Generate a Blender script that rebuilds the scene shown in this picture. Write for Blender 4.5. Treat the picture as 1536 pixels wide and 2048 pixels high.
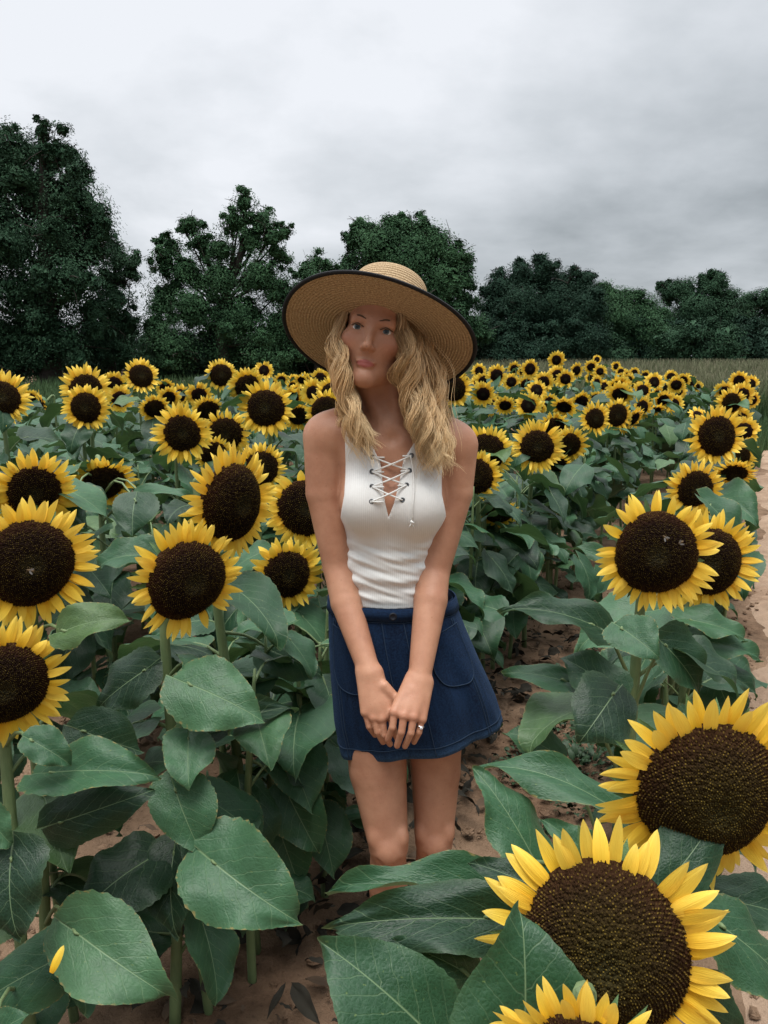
import bpy, math, random
import numpy as np
from mathutils import Vector, Matrix

for o in list(bpy.data.objects):
    bpy.data.objects.remove(o)
SC = bpy.context.scene
COL = SC.collection
RNG = np.random.default_rng(11)
random.seed(11)
R = math.radians

# ------------------------------------------------------------------ camera, sky, sun, exposure
CAM_H = 1.53
FPX = 1592.0                      # focal length in pixels of the 1536 x 2048 photograph
PITCH = R(11.0)
cam = bpy.data.cameras.new('camera')
cam.sensor_fit = 'VERTICAL'
cam.sensor_height = 36.0
cam.lens = FPX / 2048 * 36.0
cam.clip_start = 0.02
cam.clip_end = 1500
camo = bpy.data.objects.new('camera', cam)
COL.objects.link(camo)
camo.location = (0, 0, CAM_H)
camo.rotation_euler = (math.pi / 2 - PITCH, 0, 0)
SC.camera = camo

SUN_EL, SUN_AZ = R(76), R(195)    # azimuth measured clockwise from +Y
w = bpy.data.worlds.new('World')
SC.world = w
w.use_nodes = True
nt = w.node_tree
nt.nodes.clear()


def N(t, typ, **kw):
    n = t.nodes.new(typ)
    for k, v in kw.items():
        if k.startswith('i_'):
            n.inputs[k[2:]].default_value = v
        else:
            setattr(n, k, v)
    return n


def L(t, a, b):
    t.links.new(a, b)


def MATH(t, op, a, b=None, c=None, clamp=False):
    n = t.nodes.new('ShaderNodeMath')
    n.operation = op
    n.use_clamp = clamp
    for i, v in enumerate((a, b, c)):
        if v is None:
            continue
        if isinstance(v, (int, float)):
            n.inputs[i].default_value = v
        else:
            t.links.new(v, n.inputs[i])
    return n.outputs[0]


def MIX(t, f, a, b, mode='MIX'):
    n = t.nodes.new('ShaderNodeMix')
    n.data_type = 'RGBA'
    n.blend_type = mode
    for s, v in ((n.inputs[0], f), (n.inputs[6], a), (n.inputs[7], b)):
        if isinstance(v, (int, float)):
            s.default_value = v
        elif isinstance(v, tuple):
            s.default_value = v if len(v) == 4 else v + (1,)
        else:
            t.links.new(v, s)
    return n.outputs[2]


def RAMP(t, f, stops, interp='LINEAR'):
    n = t.nodes.new('ShaderNodeValToRGB')
    n.color_ramp.interpolation = interp
    e = n.color_ramp.elements
    while len(e) < len(stops):
        e.new(0.5)
    for i, (p, c) in enumerate(stops):
        e[i].position = p
        e[i].color = c if len(c) == 4 else tuple(c) + (1,)
    t.links.new(f, n.inputs[0])
    return n.outputs[0]


out = N(nt, 'ShaderNodeOutputWorld')
bg = N(nt, 'ShaderNodeBackground')
bg.inputs['Strength'].default_value = 0.1
sky = N(nt, 'ShaderNodeTexSky')
sky.sky_type = 'NISHITA'
sky.sun_disc = False
sky.sun_elevation = SUN_EL
sky.sun_rotation = SUN_AZ
sky.dust_density = 4.0
tc = N(nt, 'ShaderNodeTexCoord')
sep = N(nt, 'ShaderNodeSeparateXYZ')
L(nt, tc.outputs['Generated'], sep.inputs[0])
zc = MATH(nt, 'MAXIMUM', sep.outputs[2], 0.0)
zd = MATH(nt, 'ADD', zc, 0.24)
cx = MATH(nt, 'DIVIDE', sep.outputs[0], zd)
cy = MATH(nt, 'DIVIDE', sep.outputs[1], zd)
cmb = N(nt, 'ShaderNodeCombineXYZ')
L(nt, cx, cmb.inputs[0])
L(nt, cy, cmb.inputs[1])
n1 = N(nt, 'ShaderNodeTexNoise', i_Scale=0.80, i_Detail=7.0, i_Roughness=0.52)
n1.inputs['Distortion'].default_value = 0.35
L(nt, cmb.outputs[0], n1.inputs['Vector'])
n2 = N(nt, 'ShaderNodeTexNoise', i_Scale=2.6, i_Detail=6.0, i_Roughness=0.55)
L(nt, cmb.outputs[0], n2.inputs['Vector'])
# thin overcast: brighter towards the upper left of the view and the zenith, greyer on the right
side = MATH(nt, 'MULTIPLY', sep.outputs[0], -0.34)
base = MATH(nt, 'MULTIPLY_ADD', zc, 0.72, 0.525)
base = MATH(nt, 'ADD', base, side)
base = MATH(nt, 'MULTIPLY_ADD', MATH(nt, 'SUBTRACT', n1.outputs[0], 0.5), 1.0, base)
base = MATH(nt, 'MULTIPLY_ADD', MATH(nt, 'SUBTRACT', n2.outputs[0], 0.5), 0.34, base)
base = MATH(nt, 'MINIMUM', MATH(nt, 'MAXIMUM', base, 0.35), 0.82)
# unseen sky behind the viewer dimmed, added to cut the front fill light
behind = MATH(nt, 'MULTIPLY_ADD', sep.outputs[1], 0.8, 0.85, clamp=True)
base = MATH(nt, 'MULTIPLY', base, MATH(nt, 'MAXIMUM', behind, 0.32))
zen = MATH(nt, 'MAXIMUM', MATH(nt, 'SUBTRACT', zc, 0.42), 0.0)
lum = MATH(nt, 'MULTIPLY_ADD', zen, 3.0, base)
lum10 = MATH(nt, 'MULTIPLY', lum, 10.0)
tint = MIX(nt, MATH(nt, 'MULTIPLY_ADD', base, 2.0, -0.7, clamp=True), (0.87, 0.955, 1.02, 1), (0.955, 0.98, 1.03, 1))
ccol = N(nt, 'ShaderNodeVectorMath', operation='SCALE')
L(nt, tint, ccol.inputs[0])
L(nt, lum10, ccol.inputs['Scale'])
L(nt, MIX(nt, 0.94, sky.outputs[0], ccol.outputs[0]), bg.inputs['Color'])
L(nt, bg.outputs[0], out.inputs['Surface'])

sun = bpy.data.lights.new('sun', 'SUN')
sun.energy = 2.6
sun.angle = R(30)
sun.color = (1.0, 0.96, 0.90)
suno = bpy.data.objects.new('sun', sun)
COL.objects.link(suno)
sdir = Vector((math.sin(SUN_AZ) * math.cos(SUN_EL), math.cos(SUN_AZ) * math.cos(SUN_EL), math.sin(SUN_EL)))
suno.rotation_euler = (-sdir).to_track_quat('-Z', 'Y').to_euler()

SC.view_settings.view_transform = 'Standard'
SC.view_settings.look = 'None'
SC.view_settings.exposure = 0.22
SC.view_settings.gamma = 1.0
SC.cycles.max_bounces = 6
SC.cycles.transparent_max_bounces = 4

# ------------------------------------------------------------------ geometry of the view (photo pixel -> place)
CP, SP = math.cos(PITCH), math.sin(PITCH)


def ray(px, py):
    s, t = (px - 768) / FPX, (1024 - py) / FPX
    return Vector((s, CP + SP * t, -SP + CP * t))


def P(px, py, d):                 # point at depth d along the view axis
    return Vector((0, 0, CAM_H)) + ray(px, py) * d


def Q(px, py, Y):                 # point at distance Y in front of the camera
    r = ray(px, py)
    return Vector((0, 0, CAM_H)) + r * (Y / r.y)


ROW = R(25)
RS, RC = math.sin(ROW), math.cos(ROW)


def rowpt(off, s):                # off across the rows, s along them
    return (off * RC + s * RS, -off * RS + s * RC)


def rowcoord(x, y):
    return (x * RC - y * RS, x * RS + y * RC)


def ground_z(x, y):
    x, y = np.asarray(x, dtype=float), np.asarray(y, dtype=float)
    d = np.clip((y - 5.0) / 25.0, 0, 1)
    e = np.clip((1.5 - x) / 5.0, 0, 1)
    far = np.clip((x * RS + y * RC - 17.0) / 12.0, 0, 1)
    return 0.30 * d * d * (3 - 2 * d) * e + 0.30 * far * far * (3 - 2 * far)


# ------------------------------------------------------------------ object helpers
def tag(o, label=None, cat=None, group=None, kind=None):
    if label: o['label'] = label
    if cat: o['category'] = cat
    if group: o['group'] = group
    if kind: o['kind'] = kind
    return o


def empty(name, loc=(0, 0, 0)):
    o = bpy.data.objects.new(name, None)
    o.empty_display_size = 0.1
    COL.objects.link(o)
    o.location = loc
    return o


def link(name, me, parent=None, M=None):
    o = bpy.data.objects.new(name, me)
    COL.objects.link(o)
    if parent is not None:
        o.parent = parent
    if M is not None:
        o.matrix_basis = M
    return o


def mesh_np(name, V, F, mat, uv=None, attrs=None, smooth=True):
    """V (n,3); F a list of index arrays, each (m,3) or (m,4)."""
    if isinstance(F, np.ndarray):
        F = [F]
    F = [f for f in F if len(f)]
    V = np.asarray(V, dtype=np.float32)
    me = bpy.data.meshes.new(name)
    me.vertices.add(len(V))
    me.vertices.foreach_set('co', V.ravel())
    loops = np.concatenate([f.ravel() for f in F]).astype(np.int32)
    tot = np.concatenate([np.full(len(f), f.shape[1], np.int32) for f in F])
    start = np.concatenate([[0], np.cumsum(tot)[:-1]]).astype(np.int32)
    me.loops.add(len(loops))
    me.loops.foreach_set('vertex_index', loops)
    me.polygons.add(len(tot))
    me.polygons.foreach_set('loop_start', start)
    me.polygons.foreach_set('loop_total', tot)
    me.polygons.foreach_set('use_smooth', np.full(len(tot), smooth, dtype=bool))
    me.update(calc_edges=True)
    if uv is not None:
        l = me.uv_layers.new(name='uv')
        l.data.foreach_set('uv', np.asarray(uv, dtype=np.float32)[loops].ravel())
    for k, a in (attrs or {}).items():
        at = me.attributes.new(k, 'FLOAT', 'POINT')
        at.data.foreach_set('value', np.asarray(a, dtype=np.float32))
    me.materials.append(mat)
    me.validate()
    return me


class Acc:
    """collects pieces of ONE mesh"""
    def __init__(self):
        self.V, self.F4, self.F3, self.U, self.A, self.n = [], [], [], [], {}, 0

    def add(self, V, F, uv=None, **attrs):
        V = np.asarray(V, dtype=np.float64)
        self.V.append(V)
        for f in (F if isinstance(F, list) else [F]):
            f = np.asarray(f)
            if len(f) == 0: continue
            (self.F4 if f.shape[1] == 4 else self.F3).append(f + self.n)
        self.U.append(np.zeros((len(V), 2)) if uv is None else uv)
        for k, a in attrs.items():
            self.A.setdefault(k, []).append(np.full(len(V), a) if np.isscalar(a) else a)
        self.n += len(V)

    def mesh(self, name, mat, smooth=True):
        F = []
        if self.F4: F.append(np.concatenate(self.F4))
        if self.F3: F.append(np.concatenate(self.F3))
        return mesh_np(name, np.concatenate(self.V), F, mat, np.concatenate(self.U),
                       {k: np.concatenate(a) for k, a in self.A.items()}, smooth)


def grid_faces(nu, nv, wrap=False):
    i = np.arange(nu - 1)[:, None]
    j = np.arange(nv if wrap else nv - 1)[None, :]
    j2 = (j + 1) % nv
    return np.stack([i * nv + j, i * nv + j2, (i + 1) * nv + j2, (i + 1) * nv + j], -1).reshape(-1, 4)


def catmull(pts, n):
    P_ = np.asarray(pts, dtype=float)
    if len(P_) == 2:
        t = np.linspace(0, 1, n)[:, None]
        return P_[0] * (1 - t) + P_[1] * t
    E = np.vstack([2 * P_[0] - P_[1], P_, 2 * P_[-1] - P_[-2]])
    tt = np.linspace(0, len(P_) - 1 - 1e-9, n)
    k = tt.astype(int)
    u = (tt - k)[:, None]
    a, b, c, d = E[k], E[k + 1], E[k + 2], E[k + 3]
    return 0.5 * (2 * b + (c - a) * u + (2 * a - 5 * b + 4 * c - d) * u ** 2 + (3 * b - a - 3 * c + d) * u ** 3)


def tube(path, rad, sides=8, cap=True):
    path = np.asarray(path, dtype=float)
    n = len(path)
    rad = np.full(n, rad) if np.isscalar(rad) else np.interp(np.linspace(0, 1, n), np.linspace(0, 1, len(rad)), rad)
    T = np.gradient(path, axis=0)
    T /= np.linalg.norm(T, axis=1)[:, None] + 1e-12
    ref = np.array([0.31, 0.87, 0.12]) if abs(T[0, 2]) > 0.7 else np.array([0, 0, 1.0])
    A = np.cross(T, ref)
    A /= np.linalg.norm(A, axis=1)[:, None] + 1e-12
    B = np.cross(T, A)
    th = np.linspace(0, 2 * np.pi, sides, endpoint=False)
    V = path[:, None, :] + rad[:, None, None] * (np.cos(th)[None, :, None] * A[:, None, :] + np.sin(th)[None, :, None] * B[:, None, :])
    V = V.reshape(-1, 3)
    F = [grid_faces(n, sides, True)]
    if cap:
        V = np.vstack([V, path[0], path[-1]])
        j = np.arange(sides)
        F.append(np.stack([(j + 1) % sides, j, np.full(sides, n * sides)], 1))
        o = (n - 1) * sides
        F.append(np.stack([o + j, o + (j + 1) % sides, np.full(sides, n * sides + 1)], 1))
    uv = np.zeros((len(V), 2))
    uv[:n * sides, 0] = np.repeat(np.linspace(0, 1, n), sides)
    return V, F, uv


# ------------------------------------------------------------------ materials
def new_mat(name):
    m = bpy.data.materials.new(name)
    m.use_nodes = True
    t = m.node_tree
    b = t.nodes['Principled BSDF']
    return m, t, b


def bump(t, b, h, strength=0.3, dist=0.01):
    n = N(t, 'ShaderNodeBump')
    n.inputs['Strength'].default_value = strength
    n.inputs['Distance'].default_value = dist
    L(t, h, n.inputs['Height'])
    L(t, n.outputs[0], b.inputs['Normal'])


def noise(t, scale, detail=4.0, rough=0.55, vec=None, coord='Object'):
    n = N(t, 'ShaderNodeTexNoise', i_Scale=scale, i_Detail=detail, i_Roughness=rough)
    if vec is None:
        c = N(t, 'ShaderNodeTexCoord')
        vec = c.outputs[coord]
    L(t, vec, n.inputs['Vector'])
    return n.outputs[0]


def rnd_island(t):
    g = N(t, 'ShaderNodeNewGeometry')
    oi = N(t, 'ShaderNodeObjectInfo')
    return MATH(t, 'FRACT', MATH(t, 'ADD', g.outputs['Random Per Island'], oi.outputs['Random']))


def leaf_material():
    m, t, b = new_mat('sunflower_leaf')
    uv = N(t, 'ShaderNodeUVMap', uv_map='uv')
    s = N(t, 'ShaderNodeSeparateXYZ')
    L(t, uv.outputs[0], s.inputs[0])
    x, y = s.outputs[0], s.outputs[1]
    ay = MATH(t, 'ABSOLUTE', y)
    # midrib
    wid = MATH(t, 'MULTIPLY_ADD', x, -0.010, 0.0145)
    mid = MATH(t, 'SUBTRACT', 1.0, MATH(t, 'DIVIDE', ay, wid), clamp=True)
    # side veins sweeping towards the tip
    wob = MATH(t, 'MULTIPLY', MATH(t, 'SUBTRACT', noise(t, 7, 2, 0.5, uv.outputs[0]), 0.5), 0.10)
    tt = MATH(t, 'SUBTRACT', x, MATH(t, 'MULTIPLY', ay, 0.85))
    tt = MATH(t, 'ADD', MATH(t, 'SUBTRACT', tt, MATH(t, 'MULTIPLY', MATH(t, 'MULTIPLY', ay, ay), 0.6)), wob)
    tt = MATH(t, 'ADD', tt, MATH(t, 'MULTIPLY', MATH(t, 'SIGN', y), 0.025))
    fr = MATH(t, 'FRACT', MATH(t, 'MULTIPLY', tt, 5.6))
    ds = MATH(t, 'ABSOLUTE', MATH(t, 'SUBTRACT', fr, 0.5))
    vein = MATH(t, 'MULTIPLY', MATH(t, 'SUBTRACT', 1.0, MATH(t, 'DIVIDE', ds, 0.055), clamp=True),
                MATH(t, 'SUBTRACT', 1.0, MATH(t, 'MULTIPLY', ay, 1.9), clamp=True))
    vo = N(t, 'ShaderNodeTexVoronoi', feature='DISTANCE_TO_EDGE', i_Scale=26.0)
    L(t, uv.outputs[0], vo.inputs['Vector'])
    net = MATH(t, 'SUBTRACT', 1.0, MATH(t, 'MULTIPLY', vo.outputs['Distance'], 6.0), clamp=True)
    lines = MATH(t, 'MAXIMUM', mid, MATH(t, 'MULTIPLY', vein, 0.40))
    r = rnd_island(t)
    col = RAMP(t, r, [(0.0, (0.006, 0.024, 0.010)), (0.35, (0.015, 0.056, 0.022)), (0.7, (0.036, 0.112, 0.048)), (0.92, (0.066, 0.165, 0.076)), (1.0, (0.090, 0.158, 0.048))])
    no = noise(t, 5.0, 5, 0.6, uv.outputs[0])
    col = MIX(t, MATH(t, 'MULTIPLY_ADD', no, 1.6, -0.45, clamp=True), MIX(t, 0.5, col, (0.006, 0.022, 0.012)), col)
    col = MIX(t, MATH(t, 'MULTIPLY', net, 0.12), col, (0.07, 0.15, 0.08))
    # yellowing spots and worn rims on some leaves
    sp = noise(t, 22.0, 2, 0.5, uv.outputs[0])
    spot = MATH(t, 'MULTIPLY', MATH(t, 'MULTIPLY_ADD', sp, 14.0, -9.6, clamp=True), MATH(t, 'GREATER_THAN', r, 0.35))
    col = MIX(t, MATH(t, 'MULTIPLY', spot, 0.5), col, (0.16, 0.22, 0.06))
    col = MIX(t, MATH(t, 'MULTIPLY', lines, 0.80), col, (0.20, 0.29, 0.15))
    rim = N(t, 'ShaderNodeAttribute', attribute_name='rim')
    rimf = MATH(t, 'POWER', rim.outputs['Fac'], 9.0)
    col = MIX(t, MATH(t, 'MULTIPLY', rimf, 0.16), col, (0.12, 0.19, 0.08))
    worn = MATH(t, 'MULTIPLY', MATH(t, 'MULTIPLY_ADD', MATH(t, 'ADD', MATH(t, 'POWER', rim.outputs['Fac'], 3.0), sp), 6.0, -8.6, clamp=True), MATH(t, 'GREATER_THAN', r, 0.55))
    col = MIX(t, worn, col, (0.20, 0.17, 0.06))
    geo = N(t, 'ShaderNodeNewGeometry')
    back = MIX(t, 0.5, col, (0.085, 0.150, 0.085))
    col = MIX(t, geo.outputs['Backfacing'], col, back)
    L(t, col, b.inputs['Base Color'])
    b.inputs['Roughness'].default_value = 0.46
    b.inputs['Specular IOR Level'].default_value = 0.34
    b.inputs['Sheen Weight'].default_value = 0.04
    b.inputs['Sheen Tint'].default_value = (0.75, 0.9, 0.8, 1)
    h = MATH(t, 'ADD', MATH(t, 'MULTIPLY', lines, -1.0), MATH(t, 'MULTIPLY', vo.outputs['Distance'], 0.35))
    h = MATH(t, 'ADD', h, MATH(t, 'MULTIPLY', no, 1.2))
    bump(t, b, h, 0.24, 0.012)
    tr = N(t, 'ShaderNodeBsdfTranslucent')
    L(t, MIX(t, 0.5, col, (0.10, 0.20, 0.03)), tr.inputs['Color'])
    ms = N(t, 'ShaderNodeMixShader')
    ms.inputs[0].default_value = 0.16
    L(t, b.outputs[0], ms.inputs[1])
    L(t, tr.outputs[0], ms.inputs[2])
    L(t, ms.outputs[0], t.nodes['Material Output'].inputs['Surface'])
    return m


def petal_material():
    m, t, b = new_mat('yellow_petal')
    uv = N(t, 'ShaderNodeUVMap', uv_map='uv')
    s = N(t, 'ShaderNodeSeparateXYZ')
    L(t, uv.outputs[0], s.inputs[0])
    r = rnd_island(t)
    mp = N(t, 'ShaderNodeMapping')
    mp.inputs['Scale'].default_value = (1.2, 16, 1)
    L(t, uv.outputs[0], mp.inputs[0])
    stv = N(t, 'ShaderNodeVectorMath', operation='ADD')
    L(t, mp.outputs[0], stv.inputs[0])
    cv = N(t, 'ShaderNodeCombineXYZ')
    L(t, MATH(t, 'MULTIPLY', r, 40.0), cv.inputs[0])
    L(t, cv.outputs[0], stv.inputs[1])
    st = noise(t, 1.0, 3, 0.6, stv.outputs[0])
    col = RAMP(t, s.outputs[0], [(0.0, (0.78, 0.36, 0.012)), (0.25, (0.94, 0.57, 0.035)), (0.7, (0.97, 0.68, 0.085)), (1.0, (0.97, 0.73, 0.15))])
    col = MIX(t, MATH(t, 'MULTIPLY_ADD', r, 0.5, -0.1, clamp=True), col, (0.96, 0.70, 0.13))
    col = MIX(t, MATH(t, 'MULTIPLY_ADD', st, 1.4, -0.62, clamp=True), col, (0.78, 0.38, 0.014))
    L(t, col, b.inputs['Base Color'])
    b.inputs['Roughness'].default_value = 0.55
    b.inputs['Specular IOR Level'].default_value = 0.25
    bump(t, b, st, 0.35, 0.004)
    tr = N(t, 'ShaderNodeBsdfTranslucent')
    L(t, col, tr.inputs['Color'])
    ms = N(t, 'ShaderNodeMixShader')
    ms.inputs[0].default_value = 0.28
    L(t, b.outputs[0], ms.inputs[1])
    L(t, tr.outputs[0], ms.inputs[2])
    L(t, ms.outputs[0], t.nodes['Material Output'].inputs['Surface'])
    return m


def disc_material(name='dark_seed_disc', olive=False):
    m, t, b = new_mat(name)
    a = N(t, 'ShaderNodeAttribute', attribute_name='rad')
    tip = N(t, 'ShaderNodeAttribute', attribute_name='tip')
    g = N(t, 'ShaderNodeNewGeometry')
    ri = g.outputs['Random Per Island']
    oi = N(t, 'ShaderNodeObjectInfo')
    no = noise(t, 9.0, 4, 0.6)
    col = RAMP(t, a.outputs['Fac'], [(0.0, (0.020, 0.020, 0.012)), (0.22, (0.022, 0.018, 0.009)), (0.34, (0.008, 0.004, 0.003)),
                                      (0.72, (0.012, 0.0055, 0.004)), (0.92, (0.034, 0.013, 0.007)), (1.0, (0.055, 0.024, 0.010))])
    col = MIX(t, MATH(t, 'MULTIPLY', no, 0.5), col, (0.006, 0.003, 0.003))
    tc_ = MIX(t, ri, (0.10, 0.062, 0.016), (0.24, 0.165, 0.030))
    col = MIX(t, MATH(t, 'MULTIPLY', tip.outputs['Fac'], MATH(t, 'MULTIPLY_ADD', ri, 0.9, 0.02)), col, tc_)
    if olive:
        ol = RAMP(t, a.outputs['Fac'], [(0.0, (0.060, 0.048, 0.012)), (0.35, (0.085, 0.062, 0.015)), (0.75, (0.060, 0.036, 0.012)), (1.0, (0.045, 0.022, 0.009))])
        col = MIX(t, MATH(t, 'MULTIPLY_ADD', tip.outputs['Fac'], 0.55, MATH(t, 'MULTIPLY', ri, 0.35), clamp=True), col, ol)
        col = MIX(t, MATH(t, 'MULTIPLY', tip.outputs['Fac'], MATH(t, 'MULTIPLY_ADD', ri, 1.6, -0.9, clamp=True)), col, (0.30, 0.20, 0.035))
    L(t, col, b.inputs['Base Color'])
    b.inputs['Roughness'].default_value = 0.85
    b.inputs['Specular IOR Level'].default_value = 0.05
    c = N(t, 'ShaderNodeTexCoord')
    vo = N(t, 'ShaderNodeTexVoronoi', i_Scale=26.0)
    L(t, c.outputs['Object'], vo.inputs['Vector'])
    bump(t, b, MATH(t, 'SUBTRACT', 1.0, vo.outputs['Distance']), 0.6, 0.02)
    return m


def stem_material():
    m, t, b = new_mat('sunflower_stem')
    n = noise(t, 30, 4)
    c = N(t, 'ShaderNodeTexCoord')
    mp = N(t, 'ShaderNodeMapping')
    mp.inputs['Scale'].default_value = (220, 220, 6)
    L(t, c.outputs['Object'], mp.inputs[0])
    st = noise(t, 1.0, 2, 0.5, mp.outputs[0])
    col = MIX(t, n, (0.055, 0.105, 0.040), (0.15, 0.215, 0.085))
    col = MIX(t, MATH(t, 'MULTIPLY', st, 0.5), col, (0.21, 0.26, 0.12))
    L(t, col, b.inputs['Base Color'])
    b.inputs['Roughness'].default_value = 0.6
    bump(t, b, st, 0.4, 0.004)
    return m


def simple(name, col, rough=0.6, var=0.25, scale=20, bmp=0.0, bscale=120, spec=0.4):
    m, t, b = new_mat(name)
    n = noise(t, scale, 4)
    dark = tuple(c * (1 - var) for c in col)
    lite = tuple(min(1, c * (1 + var)) for c in col)
    L(t, MIX(t, n, dark, lite), b.inputs['Base Color'])
    b.inputs['Roughness'].default_value = rough
    b.inputs['Specular IOR Level'].default_value = spec
    if bmp:
        bump(t, b, noise(t, bscale, 4), bmp, 0.01)
    return m


M_LEAF, M_PETAL, M_DISC, M_STEM = leaf_material(), petal_material(), disc_material(), stem_material()
M_DISC_OLIVE = disc_material('olive_seed_disc', True)
M_CALYX = simple('green_calyx', (0.075, 0.145, 0.055), 0.6, 0.35, 25, 0.3, 80)


def soil_material(name, dark, mid, lite, s=1.0):
    m, t, b = new_mat(name)
    n_big = noise(t, 1.3 * s, 5, 0.6)
    n_mid = noise(t, 9.0 * s, 6, 0.65)
    n_fin = noise(t, 70.0 * s, 5, 0.7)
    col = MIX(t, MATH(t, 'MULTIPLY_ADD', n_mid, 3.6, -1.3, clamp=True), dark, mid)
    col = MIX(t, MATH(t, 'MULTIPLY_ADD', n_big, 3.0, -1.2, clamp=True), col, lite)
    col = MIX(t, MATH(t, 'MULTIPLY_ADD', n_fin, 4.0, -2.35, clamp=True), col, tuple(c * 0.45 for c in dark))
    col = MIX(t, MATH(t, 'MULTIPLY_ADD', n_fin, -5.0, 1.7, clamp=True), col, tuple(min(1, c * 1.25) for c in lite))
    L(t, col, b.inputs['Base Color'])
    b.inputs['Roughness'].default_value = 0.95
    b.inputs['Specular IOR Level'].default_value = 0.1
    h = MATH(t, 'ADD', MATH(t, 'MULTIPLY', n_mid, 1.0), MATH(t, 'MULTIPLY', n_fin, 0.35))
    bump(t, b, h, 0.9, 0.03)
    return m


M_SOIL = soil_material('red_brown_soil', (0.075, 0.045, 0.028), (0.19, 0.117, 0.074), (0.33, 0.222, 0.146))
M_SAND = soil_material('pale_sand', (0.235, 0.155, 0.105), (0.36, 0.245, 0.168), (0.45, 0.325, 0.235), 1.3)


# ------------------------------------------------------------------ ground and path
def vnoise(x, y, seed=0):
    r = np.random.default_rng(seed)
    v = np.zeros_like(x)
    for k in range(10):
        a = r.uniform(0, 2 * np.pi)
        f = r.uniform(0.6, 1.6)
        v += np.sin(f * (x * np.cos(a) + y * np.sin(a)) + r.uniform(0, 6.3))
    return v / 5.0


def build_ground():
    u = np.linspace(-1, 1, 261)
    xs = 1.0 + np.sinh(u * 5.4) / np.sinh(5.4) * 260
    v = np.linspace(-0.62, 1, 300)
    ys = 2.4 + np.sinh(v * 5.6) / np.sinh(5.6) * 420
    X, Y = np.meshgrid(xs, ys, indexing='ij')
    Z = ground_z(X, Y)
    near = np.exp(-((X - 0.5) ** 2 + (Y - 3) ** 2) / 60)
    off = X * RC - Y * RS
    Z += near * (0.012 * vnoise(X * 7, Y * 7, 1) + 0.008 * vnoise(X * 19, Y * 19, 2) + 0.004 * vnoise(X * 43, Y * 43, 5))
    Z += near * np.where(off < 0.2, 0.018 * np.cos((off + 0.15) / 0.95 * 2 * np.pi), 0)
    V = np.stack([X, Y, Z], -1).reshape(-1, 3)
    o = link('ground', mesh_np('ground', V, grid_faces(len(xs), len(ys))[:, ::-1], M_SOIL))
    tag(o, kind='structure')
    # sandy path along the right edge of the field, ending in grass some way off
    so = np.linspace(-0.04, 2.6, 44)
    ss = np.linspace(-2.5, 17, 260)
    O, S = np.meshgrid(so, ss, indexing='ij')
    edge = 0.10 * np.sin(S * 1.7) + 0.05 * np.sin(S * 4.3 + 1)
    O2 = np.where(O < 0.5, O + edge * (0.5 - O) / 0.4, O)
    Xp, Yp = O2 * RC + S * RS, -O2 * RS + S * RC
    Zp = ground_z(Xp, Yp) - 0.012 + 0.034 * np.clip((O + 0.04) / 0.22, 0, 1) + 0.008 * vnoise(Xp * 6, Yp * 6, 3) + 0.006 * vnoise(Xp * 21, Yp * 21, 4)
    V = np.stack([Xp, Yp, Zp], -1).reshape(-1, 3)
    o = link('path', mesh_np('path', V, grid_faces(len(so), len(ss))[:, ::-1], M_SAND))
    tag(o, kind='structure')


build_ground()


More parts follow.
